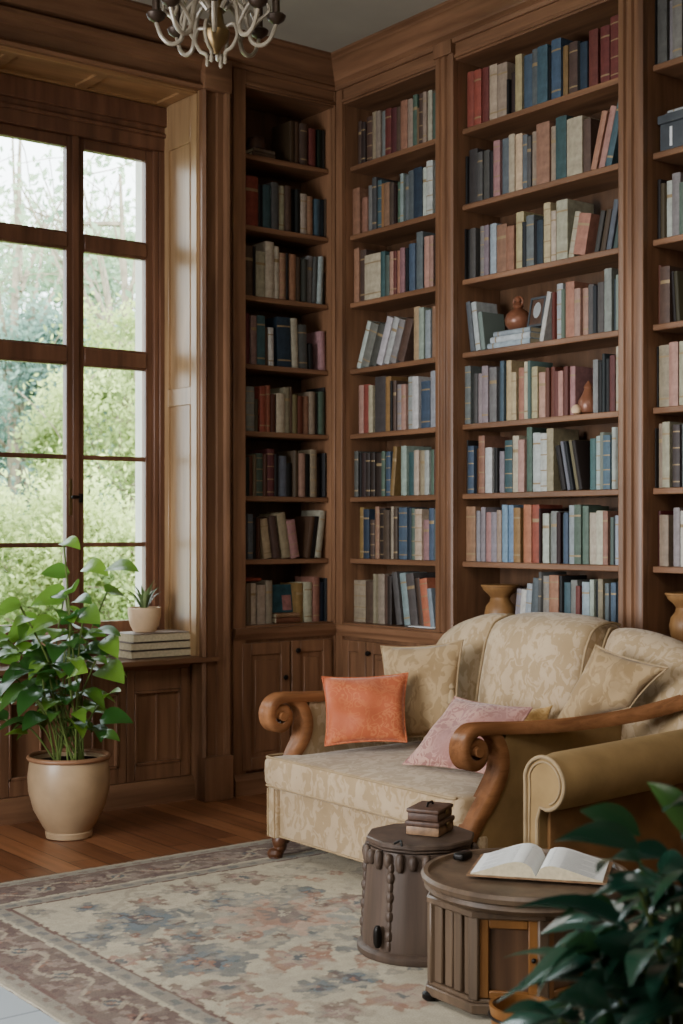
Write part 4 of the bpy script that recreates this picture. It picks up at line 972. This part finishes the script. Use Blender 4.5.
# ------------------------------------------------------------------ octagonal cabinet table
ox, oy = 3.165, 3.205
tab = empty('side_table', (ox, oy, RZ), 'brown octagonal cabinet table with round tray top and slatted side, before the sofa arm', 'table')
RO = .275
ang = [R(155+45*k) for k in range(8)]
V8 = [Vector((ox+RO*math.cos(a), oy+RO*math.sin(a), 0)) for a in ang]
b = B(); prism(b, [(ox+(RO-.022)*math.cos(a), oy+(RO-.022)*math.sin(a)) for a in ang], 'z', .05, .345); finish(b, 'carcass', 'wood_dark', tab)
b = B(); prism(b, [(ox+(RO+.016)*math.cos(a), oy+(RO+.016)*math.sin(a)) for a in ang], 'z', .03, .062); prism(b, [(ox+(RO+.006)*math.cos(a), oy+(RO+.006)*math.sin(a)) for a in ang], 'z', .06, .074); finish(b, 'base_moulding', 'table_wood', tab, bevel=.004)
b = B(); prism(b, [(ox+(RO+.012)*math.cos(a), oy+(RO+.012)*math.sin(a)) for a in ang], 'z', .318, .345); finish(b, 'apron', 'table_wood', tab, bevel=.006)
for k in range(8):
    p, q = V8[k], V8[(k+1) % 8]; mid = (p+q)/2; T = (q-p).normalized(); Nn = Vector((mid.x-ox, mid.y-oy, 0)).normalized(); L = (q-p).length
    Mx = Matrix(((T.x, Nn.x, 0, mid.x), (T.y, Nn.y, 0, mid.y), (0, 0, 1, 0), (0, 0, 0, 1)))
    pm = Matrix.Translation((p.x, p.y, 0)) @ Matrix.Rotation(ang[k], 4, 'Z')
    b = B(); box(b, -.026, .006, -.017, .017, .07, .33, 0, pm); finish(b, 'corner_post', 'table_wood', tab, bevel=.004)
    if k in (0, 7, 3, 4):
        for j in range(4):
            x = -L/2+.035+j*(L-.07)/3
            b = B(); box(b, x-.019, x+.019, -.03, -.002-.004*(j % 2), .074, .318, 0, Mx); finish(b, 'slat', 'table_wood', tab, bevel=.004)
    else:
        b = B(); s = L/2-.012; w = .034
        box(b, -s, -s+w, -.02, .0, .076, .318, 0, Mx); box(b, s-w, s, -.02, .0, .076, .318, 0, Mx); box(b, -s+w, s-w, -.02, 0, .076, .1, 0, Mx); box(b, -s+w, s-w, -.02, 0, .29, .318, 0, Mx)
        d = finish(b, 'door', 'table_orange', tab, bevel=.003)
        b = B(); box(b, -s+w, s-w, -.024, -.012, .1, .29, 0, Mx); finish(b, 'panel', 'wood_dark', d)
        b = B(); superq(b, Mx @ Vector((s-w*.5, .006, .2)), (.008, .008, .008), 1, 1, 10, 8); finish(b, 'knob', 'black_iron', d)
tcx, tcy, TR = 3.185, 3.165, .322
b = B(); lathe(b, [(.02, .345), (TR-.03, .345), (TR-.01, .352), (TR+.004, .366), (TR-.002, .378), (TR+.01, .386), (TR+.014, .4), (TR+.006, .411), (TR-.008, .411), (TR-.014, .4), (.02, .4)], (tcx, tcy, 0), 64); finish(b, 'tray_top', 'table_wood', tab)
for k in range(0, 8, 2):
    p = V8[k]; b = B(); lathe(b, [(.018, RZ), (.026, .02), (.027, .034), (.014, .044)], (p.x, p.y, 0), 16); finish(b, 'foot', 'black_iron', tab)
# open book
oc = pZ(541, 870, .411); az = math.atan2(oc.x, oc.y)
ob = empty('open_book', oc, 'open book with white pages lying on the round tray top of the table', 'book')
Mx = Matrix.Translation(oc) @ Matrix.Rotation(-az-.12, 4, 'Z')
HB, WB = .135, .205
def page_side(bm, sg, z_of, z_low, n=14):
    up = []; lo = []
    for i in range(n+1):
        t = i/n; x = sg*WB*t
        up.append([bm.verts.new(Mx @ Vector((x, y, z_of(t)))) for y in (-HB, 0, HB)]); lo.append([bm.verts.new(Mx @ Vector((x, y, z_low(t)))) for y in (-HB, 0, HB)])
    for A in (up, lo):
        for i in range(n):
            for j in range(2): bm.faces.new((A[i][j], A[i+1][j], A[i+1][j+1], A[i][j+1]))
    for i in range(n):
        for j in (0, 2): bm.faces.new((up[i][j], up[i+1][j], lo[i+1][j], lo[i][j])).material_index = 1
    for i in (0, n):
        for j in range(2): bm.faces.new((up[i][j], up[i][j+1], lo[i][j+1], lo[i][j])).material_index = 1
zl = lambda t: .010+.05*math.sin(math.pi*min(1, t*1.02)**.62)*(1-.45*t)
zr2 = lambda t: .010+.042*math.sin(math.pi*min(1, t)**.55)*(1-.5*t)
b = B(); page_side(b, -1, zl, lambda t: .006); lb = finish(b, 'page_block', ['pages_white', 'pages'], ob, sharp=50)
b = B(); page_side(b, 1, zr2, lambda t: .006); finish(b, 'page_block', ['pages_white', 'pages'], ob, sharp=50)
b = B()
for sg in (-1, 1):
    t = bmesh.new(); box(t, min(0, sg*(WB+.012)), max(0, sg*(WB+.012)), -HB-.008, HB+.008, .0012, .0056)
    mp = {v: b.verts.new(Mx @ v.co) for v in t.verts}
    for f_ in t.faces: b.faces.new([mp[v] for v in f_.verts])
    t.free()
finish(b, 'cover', 'leather_pale', ob)
b = B(); nl = 15
for i in range(nl):
    y = HB-.03-i*.0165
    for sg, zf in ((-1, zl), (1, zr2)):
        xs = [.035, .08, .125, .18 if i % 4 != 3 else .13]; vs = []
        for x in xs:
            t = x/WB; vs.append((b.verts.new(Mx @ Vector((sg*x, y, zf(t)+.0009))), b.verts.new(Mx @ Vector((sg*x, y-.004, zf(t)+.0009)))))
        for (a, c), (d, e) in zip(vs, vs[1:]): b.faces.new((a, d, e, c))
o = finish(b, 'printed_lines', plain('grey_print', '#a9aaa8', .8, .1), ob); o['kind'] = 'stuff'
# small black rounded block beside the book
kc = pZ(463, 859, .404); kb = B(); rbox(kb, -.035, .035, -.02, .02, .0, .024, .008, 3); bmesh.ops.transform(kb, matrix=Matrix.Translation(kc) @ Matrix.Rotation(.3, 4, 'Z'), verts=kb.verts[:])
o = finish(kb, 'black_block', 'black_iron'); thing(o, kc, 'tiny black block lying on the tray top beside the open book', 'case')
# low wooden tub before the table
tb = Vector((2.80, 2.80, .0085)); tub = empty('wooden_tub', tb, 'small amber wooden tub on the rug at the foot of the table', 'tub')
b = B(); lathe(b, [(.07, .004), (.078, .01), (.088, .12), (.092, .15), (.082, .15), (.075, .03), (.01, .025)], (tb.x, tb.y, RZ), 28); finish(b, 'body', 'table_orange', tub)
b = B()
for z in (.04, .12): tube(b, [Vector((tb.x+(.081+.09*z)*math.cos(a), tb.y+(.081+.09*z)*math.sin(a), RZ+z)) for a in np.linspace(0, 2*math.pi, 29)[:-1]], .004, 6, closed=True)
finish(b, 'hoop', 'black_iron', tub)

# ------------------------------------------------------------------ plants
def leaf(bm, lay, base, d, up, L, Wd, fac, droop=.4, fold=.18, heart=True, n=8):
    d = d.normalized(); s = d.cross(up)
    s = s.normalized() if s.length > 1e-4 else d.orthogonal().normalized()
    nn = s.cross(d).normalized(); rows = []
    for i in range(n+1):
        t = i/n
        w = (math.sin(math.pi*t**.62)**.8 if heart else math.sin(math.pi*t**.8)**.9)*Wd*.5
        if i in (0, n): w = .0015
        p = base+d*(L*t)-Vector((0, 0, 1))*(droop*L*t*t)+nn*(.06*L*math.sin(math.pi*t))
        back = -.10*L*(1-t)**2 if heart else 0
        r = []
        for k in (-1, -.5, 0, .5, 1):
            r.append(bm.verts.new(p+s*(w*k)+nn*(fold*w*abs(k))+d*(back*abs(k))))
        rows.append(r)
    for A, Bq in zip(rows, rows[1:]):
        for k in range(4):
            f_ = bm.faces.new((A[k], A[k+1], Bq[k+1], Bq[k]))
            for lp in f_.loops: lp[lay] = (fac, fac, fac, 1)
# big potted plant by the window
pc_ = pZ(68, 836, 0)+Vector((0, -.02, 0)); pcx, pcy = 3.107, 6.215
plant = empty('potted_plant', (pcx, pcy, .0), 'large broad-leaved green plant in a cream glazed pot on the floor under the window', 'plant')
b = B(); lathe(b, [(.10, .002), (.112, .004), (.116, .03), (.112, .035), (.135, .07), (.172, .14), (.196, .23), (.2, .30), (.193, .36), (.188, .385), (.176, .385), (.172, .34), (.02, .335)], (pcx, pcy, 0), 48); pot = finish(b, 'pot', 'cream_pot', plant)
b = B(); tube(b, [Vector((pcx+.193*math.cos(a), pcy+.193*math.sin(a), .392)) for a in np.linspace(0, 2*math.pi, 49)[:-1]], .012, 10, closed=True); finish(b, 'rim', 'pot_rim', pot)
b = B(); lathe(b, [(.178, .366), (.1, .376), (.01, .38)], (pcx, pcy, 0), 32); finish(b, 'soil', 'soil', plant)
lr = random.Random(11)
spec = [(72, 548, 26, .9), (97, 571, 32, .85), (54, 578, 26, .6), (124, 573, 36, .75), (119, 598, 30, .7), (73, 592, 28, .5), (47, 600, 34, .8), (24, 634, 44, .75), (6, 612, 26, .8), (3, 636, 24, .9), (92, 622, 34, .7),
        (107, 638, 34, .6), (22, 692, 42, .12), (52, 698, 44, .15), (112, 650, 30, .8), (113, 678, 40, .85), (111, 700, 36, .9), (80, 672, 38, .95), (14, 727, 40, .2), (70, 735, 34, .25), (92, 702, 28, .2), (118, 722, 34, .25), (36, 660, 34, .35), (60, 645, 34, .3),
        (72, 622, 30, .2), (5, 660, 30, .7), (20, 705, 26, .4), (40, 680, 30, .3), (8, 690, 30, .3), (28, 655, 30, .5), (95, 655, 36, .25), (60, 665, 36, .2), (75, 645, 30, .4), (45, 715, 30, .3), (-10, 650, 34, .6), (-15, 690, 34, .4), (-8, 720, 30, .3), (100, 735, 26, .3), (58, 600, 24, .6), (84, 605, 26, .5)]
b = B(); lay = b.loops.layers.color.new('Col'); stems = []
for u, v, szp, fac in spec:
    d = 6.78+lr.uniform(-.2, .22); c = pD(u, v, d); L = szp*d/F*1.0
    outw = Vector((c.x-pcx, c.y-pcy, 0)); outw = outw.normalized() if outw.length > .02 else Vector((lr.uniform(-1, 1), lr.uniform(-1, 1), 0)).normalized()
    if lr.random() < .45: outw = (outw+Vector((-.6, -.8, 0))*.8).normalized()
    dirv = (outw+Vector((lr.uniform(-.5, .5), lr.uniform(-.5, .5), lr.uniform(-.25, .35)))).normalized()
    up = Vector((-.35+lr.uniform(-.5, .5), -.3+lr.uniform(-.6, .6), .8))
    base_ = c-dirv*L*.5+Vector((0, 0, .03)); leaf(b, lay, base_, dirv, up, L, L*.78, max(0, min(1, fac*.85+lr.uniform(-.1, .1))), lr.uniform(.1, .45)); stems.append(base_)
for k in range(80):
    a = lr.uniform(0, 6.28); rr_ = lr.uniform(.05, .36); z = lr.uniform(.5, 1.12); c = Vector((pcx+rr_*math.cos(a), min(pcy+rr_*math.sin(a)*.8, 6.47), z)); L = lr.uniform(.09, .16)
    dirv = Vector((math.cos(a), math.sin(a)-.2, lr.uniform(-.4, .3))).normalized()
    if c.y > 6.4: dirv.y = -abs(dirv.y)
    if c.x > pcx+.2: c.x = pcx+.2-lr.uniform(0, .25); dirv.x = -abs(dirv.x)*.3
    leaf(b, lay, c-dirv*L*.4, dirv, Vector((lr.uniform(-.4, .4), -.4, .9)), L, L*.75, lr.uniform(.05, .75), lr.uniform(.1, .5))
    if k % 5 == 0: stems.append(c-dirv*L*.4)
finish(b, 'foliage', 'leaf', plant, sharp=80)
for s_ in stems[::2]:
    b = B(); a = lr.uniform(0, 6.28); q0 = Vector((pcx+.07*math.cos(a), pcy+.07*math.sin(a), .36)); m_ = q0.lerp(s_, .55)+Vector((lr.uniform(-.03, .03), lr.uniform(-.03, .03), .05))
    tube(b, spline([q0, m_, s_], 6), .0045, 6); finish(b, 'stem', 'stem', plant)
# spiky plant on three books on the sill
sb = Vector((3.895, 6.775, .8015)); cols = ('#8a7f74', '#7a6a60', '#a3978c'); z = 0
for k, (L, w, t, c, lab) in enumerate(((.425, .25, .042, '#8a7c74', 'grey-brown book, lowest of the stack on the window sill'), (.40, .24, .042, '#94857a', 'brown-grey book, middle of the stack on the window sill'), (.385, .235, .046, '#b3a69c', 'pale mauve-grey book, topmost of the sill stack under the pot'))):
    flat_book('book', sb+Vector((lr.uniform(-.006, .01), 0, z)), L, w, t, math.pi+lr.uniform(-.03, .03), c, lab, 'book', 'books stacked on the window sill'); z += t+.0015
sp = sb+Vector((-.055, -.01, z)); sm = empty('small_potted_plant', sp, 'small spiky plant in a blush pot on the stacked books, window sill', 'plant')
b = B(); lathe(b, [(.05, 0), (.062, .004), (.08, .04), (.09, .09), (.093, .135), (.086, .138), (.082, .12), (.01, .118)], sp, 32); finish(b, 'pot', 'small_pot', sm)
b = B(); lathe(b, [(.084, .122), (.05, .128), (.006, .13)], sp, 20); finish(b, 'soil', 'soil', sm)
b = B(); lay = b.loops.layers.color.new('Col')
for k in range(17):
    a = k*2.4; tilt = .25+.5*(k % 5)/4; d = Vector((math.cos(a)*tilt, math.sin(a)*tilt, 1)); leaf(b, lay, sp+Vector((.015*math.cos(a), .015*math.sin(a), .12)), d, Vector((-math.cos(a), -math.sin(a), .3)), lr.uniform(.15, .24), .02, lr.random(), .25, .3, False, 6)
finish(b, 'foliage', 'leaf_spike', sm, sharp=80)
# little woven pot on the sill behind the big plant
wp = Vector((3.31, 6.80, .8015)); w_ = empty('woven_pot', wp, 'small brown woven pot on the sill, half hidden behind the large plant', 'pot')
b = B(); lathe(b, [(.05, 0), (.07, .02), (.082, .08), (.078, .14), (.07, .17), (.062, .17), (.06, .05), (.01, .04)], wp, 28); finish(b, 'body', 'leather_pale', w_)
b = B()
for z in (.03, .06, .09, .12): tube(b, [wp+Vector(((.079-.1*abs(z-.09)*.6)*math.cos(a), (.079-.1*abs(z-.09)*.6)*math.sin(a), z)) for a in np.linspace(0, 2*math.pi, 29)[:-1]], .006, 6, closed=True)
finish(b, 'weave', 'leather_pale', w_)
# foreground plant
fc = pD(668, 960, 2.35); fx, fy = fc.x+.05, fc.y
fpl = empty('foreground_plant', (fx, fy, .0085), 'large glossy dark-leaved plant in front of the table, cut by the lower corner', 'plant')
b = B(); lathe(b, [(.12, .0), (.13, .004), (.16, .15), (.175, .30), (.185, .32), (.185, .345), (.172, .345), (.165, .30), (.02, .295)], (fx, fy, .0135), 36); fp_ = finish(b, 'pot', 'leather_pale', fpl)
b = B(); lathe(b, [(.168, .312), (.1, .32), (.01, .325)], (fx, fy, .0135), 24); finish(b, 'soil', 'soil', fpl)
fs = [((690, 838), (637, 763), .72, 34), ((722, 806), (662, 812), .1, 50), ((640, 850), (548, 840), .3, 30), ((640, 836), (574, 806), .5, 28), ((640, 862), (596, 874), .1, 30), ((630, 930), (508, 906), .15, 34), ((664, 905), (612, 905), .35, 36), ((690, 882), (640, 888), .2, 34),
      ((660, 930), (636, 924), .85, 26), ((612, 945), (524, 990), .25, 38), ((650, 940), (608, 996), .12, 42), ((690, 930), (630, 948), .2, 40), ((600, 985), (496, 1003), .08, 34), ((650, 985), (560, 1018), .2, 42), ((690, 972), (620, 1004), .1, 42), ((640, 1012), (540, 1034), .15, 40),
      ((700, 1006), (612, 1044), .1, 46), ((702, 860), (688, 800), .3, 34), ((722, 905), (672, 852), .25, 40), ((670, 985), (642, 1036), .4, 32), ((590, 1026), (506, 1042), .1, 36), ((715, 950), (700, 992), .15, 44), ((690, 1030), (650, 1072), .15, 44), ((600, 958), (560, 944), .5, 22), ((640, 890), (604, 872), .2, 28),
      ((650, 960), (590, 938), .1, 32), ((680, 1000), (588, 988), .1, 38), ((700, 896), (650, 914), .1, 38), ((620, 1000), (572, 968), .15, 28), ((668, 880), (630, 855), .15, 30), ((640, 975), (600, 955), .35, 28), ((610, 1010), (548, 1000), .2, 30), ((560, 1020), (500, 1012), .1, 28), ((690, 1010), (655, 985), .2, 34), ((706, 930), (668, 925), .2, 36), ((660, 1030), (600, 1012), .25, 36)]
b = B(); lay = b.loops.layers.color.new('Col'); st2 = []
for k, ((u0, v0), (u1, v1), fac, wpx) in enumerate(fs):
    d0 = 2.36+lr.uniform(-.14, .14); d1 = d0-lr.uniform(-.03, .16)
    p0, p1 = pD(u0, v0, d0), pD(u1, v1, d1); L = (p1-p0).length; dr = lr.uniform(.1, .3)
    p1 = p1+Vector((0, 0, dr*L))
    leaf(b, lay, p0, p1-p0, Vector((-.62+lr.uniform(-.35, .35), .42+lr.uniform(-.35, .35), .62)), L, max(wpx*d0/F, L*.3), fac, dr, .3, False, 9); st2.append(p0)
for k in range(60):
    a = lr.uniform(0, 6.28); r_ = lr.uniform(.02, .22); z = lr.uniform(.5, .84); c = Vector((fx+r_*math.cos(a), fy+r_*math.sin(a), z)); L = lr.uniform(.12, .2); d = Vector((math.cos(a), math.sin(a), lr.uniform(-.3, .4)))
    leaf(b, lay, c, d, Vector((-.6+lr.uniform(-.5, .5), .4+lr.uniform(-.4, .4), .7)), L, L*.36, lr.uniform(0, .3), lr.uniform(.1, .4), .2, False)
    st2.append(c)
for k in range(75):
    v_ = lr.uniform(845, 1060); c = pD(lr.uniform(655 if v_ < 905 else 585, 725), v_, lr.uniform(2.25, 2.6)); L = lr.uniform(.09, .15); a = lr.uniform(2.2, 4.6)
    d = Vector((math.cos(a), math.sin(a)+.3, lr.uniform(-.35, .35))); st2.append(c)
    leaf(b, lay, c, d, Vector((-.6+lr.uniform(-.45, .45), .42+lr.uniform(-.4, .4), .65)), L, L*.38, lr.choice([.05, .1, .15, .3, .5]), lr.uniform(.1, .35), .25, False)
finish(b, 'foliage', 'leaf_dark', fpl, sharp=80)
for s_ in st2[::4]:
    b = B(); a = lr.uniform(0, 6.28); q0 = Vector((fx+.05*math.cos(a), fy+.05*math.sin(a), .32)); m_ = q0.lerp(s_, .6)+Vector((0, 0, .06)); tube(b, spline([q0, m_, s_], 6), .004, 6); finish(b, 'stem', 'stem', fpl)

# ------------------------------------------------------------------ chandelier
hx, hy, hz = 2.70, 4.24, 3.17
ch = empty('chandelier', (hx, hy, CEIL), 'curled-arm chandelier with small dark candle cups hanging from the ceiling', 'chandelier')
b = B(); lathe(b, [(.008, .04), (.02, .06), (.045, .09), (.05, .12), (.03, .15), (.02, .2), (.035, .24), (.05, .28), (.03, .33), (.015, .4), (.012, .5)], (hx, hy, hz), 20); finish(b, 'stem', 'brass', ch)
b = B(); tube(b, [Vector((hx, hy, hz+.5)), Vector((hx, hy, CEIL-.03))], .007, 8); lathe(b, [(.05, CEIL-.035-hz), (.06, CEIL-.02-hz), (.06, CEIL-.001-hz)], (hx, hy, hz), 20); finish(b, 'chain_rod', 'brass', ch)
for k in range(8):
    a = R(10+45*k); ca, sa = math.cos(a), math.sin(a)
    P_ = lambda r, z: Vector((hx+r*ca, hy+r*sa, hz+z))
    b = B(); tube(b, spline([P_(.03, .2), P_(.06, .23), P_(.10, .20), P_(.115, .13), P_(.13, .085), P_(.165, .075), P_(.195, .10), P_(.215, .15)], 6), lambda t: .0095-.002*t, 8)
    arm = finish(b, 'arm', 'glassarm', ch)
    b = B(); tube(b, spline([P_(.12, .12), P_(.15, .16), P_(.19, .20), P_(.17, .24), P_(.14, .21), P_(.15, .18)], 6), .0065, 8); finish(b, 'scroll', 'glassarm', arm)
    b = B(); lathe(b, [(.008, .15), (.03, .165), (.036, .18), (.03, .186), (.014, .188), (.014, .27), (.006, .275)], (hx+.215*ca, hy+.215*sa, hz), 14); finish(b, 'candle_cup', 'cup', arm)
for k in range(4):
    a = R(30+90*k); ca, sa = math.cos(a), math.sin(a); P_ = lambda r, z: Vector((hx+r*ca, hy+r*sa, hz+z))
    b = B(); tube(b, spline([P_(.03, .13), P_(.07, .14), P_(.085, .10), P_(.065, .06), P_(.04, .045), P_(.036, .03)], 6), .007, 8); ar = finish(b, 'arm', 'glassarm', ch)
    b = B(); lathe(b, [(.003, .0), (.008, .006), (.007, .02), (.003, .035)], (hx+.036*ca, hy+.036*sa, hz), 10); finish(b, 'drop', 'glassarm', ar)

# ------------------------------------------------------------------ garden beyond the window
b = B(); box(b, -6, 45, 7.3, 60, -.7, -.6); struct(b, 'ground', 'lawn')
TM = [treemat('pale_green_tree', '#54735f', '#bccfa8'), treemat('yellow_green_tree', '#2f4a28', '#c6d488'), treemat('blue_green_tree', '#2c4544', '#8ba898'), treemat('haze_tinted_far_tree', '#8fa5a2', '#cfdad0')]  # pale leaf colours hold the haze over the distant trees
def tree(u, v, d, rad, rz, nleaf, ls, mat, label, group, trunk=True, branches=6, seed=0, dens=1.0):
    rs = np.random.RandomState(seed+5); c = pD(u, v, d); root = empty('tree', (c.x, c.y, -.6), label, 'tree', group)
    base = Vector((c.x, c.y, -.6))
    t = B()
    tube(t, spline([base, base.lerp(c, .5)+Vector((rs.uniform(-.2, .2), 0, 0)), c+Vector((0, 0, rz*.4))], 6), lambda q: rad*.07*(1-q)+.02, 8)
    ends = []
    for k in range(branches):
        dv = Vector(rs.normal(size=3)); dv.z = abs(dv.z)*.7; dv.normalize(); e = c+Vector((dv.x*rad*.95, dv.y*rad*.95, (dv.z-.15)*rz*1.05)); st_ = base.lerp(c, rs.uniform(.5, 1))
        m_ = st_.lerp(e, .5)+Vector(rs.normal(size=3))*.08*rad; pts = spline([st_, m_, e], 5); tube(t, pts, lambda q: rad*.022*(1-q)+.006, 5); ends.append(e)
        for j in range(3):
            s2 = st_.lerp(e, rs.uniform(.4, .9)); e2 = s2+Vector(rs.normal(size=3))*.35*rad; tube(t, spline([s2, s2.lerp(e2, .5)+Vector(rs.normal(size=3))*.04*rad, e2], 3), .008*max(1, rad*.6), 4)
    finish(t, 'trunk', 'bark', root)
    # leaf clusters
    ncl = 60; cl = rs.normal(size=(ncl, 3)); cl /= np.linalg.norm(cl, axis=1)[:, None]; cl *= rs.uniform(.35, 1, (ncl, 1))**.5; cl[:, :2] *= rad; cl[:, 2] *= rz
    cs = rs.uniform(.16, .34, ncl)*rad
    pk_ = rs.randint(0, ncl, nleaf); off = rs.normal(size=(nleaf, 3))*.55*cs[pk_][:, None]; pos = cl[pk_]+off+np.array(c)
    a = rs.normal(size=(nleaf, 3)); a /= np.linalg.norm(a, axis=1)[:, None]; q = rs.normal(size=(nleaf, 3)); q -= a*(a*q).sum(1)[:, None]; q /= np.linalg.norm(q, axis=1)[:, None]
    s_ = rs.uniform(.6, 1.25, nleaf)[:, None]*ls
    co = np.stack([pos-a*s_, pos+q*s_*.5, pos+a*s_, pos-q*s_*.5], 1).reshape(-1, 3)-np.array(base)
    f_ = np.arange(nleaf*4).reshape(-1, 4)
    me = bpy.data.meshes.new('foliage'); me.from_pydata(co.tolist(), [], f_.tolist())
    at = me.color_attributes.new('Col', 'FLOAT_COLOR', 'POINT'); cz = np.clip(cl[:, 2]/rz*.5+.5, 0, 1); hgt = np.clip((off[:, 2]/(cs[pk_]*.9))*.5+.5, 0, 1); shade = np.clip(((rs.rand(ncl)**1.4*.55+cz*.45)[pk_])*.45+hgt*.45+rs.rand(nleaf)*.15, 0, 1)**1.3; cc = np.ones((nleaf*4, 4)); cc[:, :3] = np.repeat(shade, 4)[:, None]  # clumps and crowns painted lighter above, darker below, as shade in leaf colour
    at.data.foreach_set('color', cc.ravel()); me.materials.append(TM[mat]); o = bpy.data.objects.new('foliage', me); COL.objects.link(o); o.parent = root
G_ = 'trees in the garden beyond the window'
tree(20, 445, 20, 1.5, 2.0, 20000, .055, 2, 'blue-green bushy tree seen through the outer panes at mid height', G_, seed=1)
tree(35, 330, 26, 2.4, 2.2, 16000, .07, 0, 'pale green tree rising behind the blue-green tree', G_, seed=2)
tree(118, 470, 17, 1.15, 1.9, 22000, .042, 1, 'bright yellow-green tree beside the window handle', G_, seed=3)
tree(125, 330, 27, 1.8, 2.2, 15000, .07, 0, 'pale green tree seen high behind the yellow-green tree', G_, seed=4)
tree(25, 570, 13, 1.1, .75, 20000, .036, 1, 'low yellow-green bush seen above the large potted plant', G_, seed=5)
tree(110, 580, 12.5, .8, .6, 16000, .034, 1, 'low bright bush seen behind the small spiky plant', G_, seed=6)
tree(85, 430, 42, 3.6, 3.4, 16000, .11, 3, 'haze-tinted far tree filling the gap at the mullion', G_, seed=7)
tree(-50, 420, 33, 2.8, 3.8, 12000, .11, 3, 'haze-tinted far tree beyond the outer edge of the window', G_, seed=8)
tree(190, 420, 32, 2.8, 3.4, 12000, .11, 3, 'haze-tinted far tree behind the stone reveal', G_, seed=9)
tree(120, 215, 18, 1.6, 1.3, 420, .075, 0, 'thin bare-branched tree against the sky, over the yellow-green tree', G_, branches=12, seed=10)
tree(20, 180, 20, 1.7, 1.5, 380, .075, 0, 'thin bare-branched tree against the sky, over the pale green tree', G_, branches=12, seed=11)

# ------------------------------------------------------------------ light
w = bpy.data.worlds.new('sky'); scene.world = w; w.use_nodes = True; nt = w.node_tree; nt.nodes.clear()
bg = nt.nodes.new('ShaderNodeBackground'); bg.inputs[0].default_value = (.88, .95, 1.0, 1); bg.inputs[1].default_value = 8.0
wo = nt.nodes.new('ShaderNodeOutputWorld'); nt.links.new(bg.outputs[0], wo.inputs[0])
def lamp(name, typ, loc, rot, energy, col, **kw):
    L = bpy.data.lights.new(name, typ); L.energy = energy; L.color = col
    for k, v in kw.items(): setattr(L, k, v)
    o = bpy.data.objects.new(name, L); COL.objects.link(o); o.location = loc; o.rotation_euler = rot; return o
lamp('garden_sun', 'SUN', (0, 0, 10), (R(48), 0, R(-25)), 7.0, (1, .96, .86), angle=R(3))
def aim(loc, tgt): return (Vector(tgt)-Vector(loc)).to_track_quat('-Z', 'Y').to_euler()
p = (XL+.05, 4.4, 1.7); lamp('side_window_light', 'AREA', p, aim(p, (4.8, 4.3, 1.35)), 105, (.95, .97, 1.0), shape='RECTANGLE', size=2.6, size_y=2.0, spread=R(95))
p = (1.2, YF+.1, 2.6); lamp('rear_fill_light', 'AREA', p, aim(p, (4.4, 4.4, 1.2)), 30, (1, .93, .84), shape='RECTANGLE', size=3.0, size_y=2.4)  # added soft fill; the wall behind the camera has no window
p = (1.3, 2.2, 4.15); lamp('overhead_fill', 'AREA', p, aim(p, (3.5, 4.2, .4)), 55, (1, .95, .88), shape='RECTANGLE', size=2.4, size_y=2.4, spread=R(120))  # added soft fill to lift upward-facing surfaces; no lamp hangs there
po = lamp('window_portal', 'AREA', (3.26, W+.12, 2.3), (R(-90), 0, 0), 1, (1, 1, 1), shape='RECTANGLE', size=1.62, size_y=2.9); po.data.cycles.is_portal = True

# ------------------------------------------------------------------ camera
cam = bpy.data.cameras.new('camera'); co_ = bpy.data.objects.new('camera', cam); COL.objects.link(co_)
co_.location = (0, 0, 1.5); co_.rotation_euler = (R(90), 0, -YAW)
cam.sensor_fit = 'VERTICAL'; cam.sensor_height = 36; cam.lens = F*36/1024; cam.shift_y = (HOR-512)/1024
cam.clip_start = .05; cam.clip_end = 200
cam.dof.use_dof = True; cam.dof.focus_distance = 5.6; cam.dof.aperture_fstop = 4.0
scene.camera = co_
scene.view_settings.view_transform = 'AgX'
try: scene.view_settings.look = 'AgX - Base Contrast'
except Exception: pass
scene.view_settings.exposure = 0.42
cy_ = scene.cycles
cy_.use_denoising = True; cy_.max_bounces = 8; cy_.diffuse_bounces = 4; cy_.glossy_bounces = 3; cy_.transmission_bounces = 4; cy_.transparent_max_bounces = 8
cy_.sample_clamp_indirect = 6.0; cy_.caustics_reflective = False; cy_.caustics_refractive = False
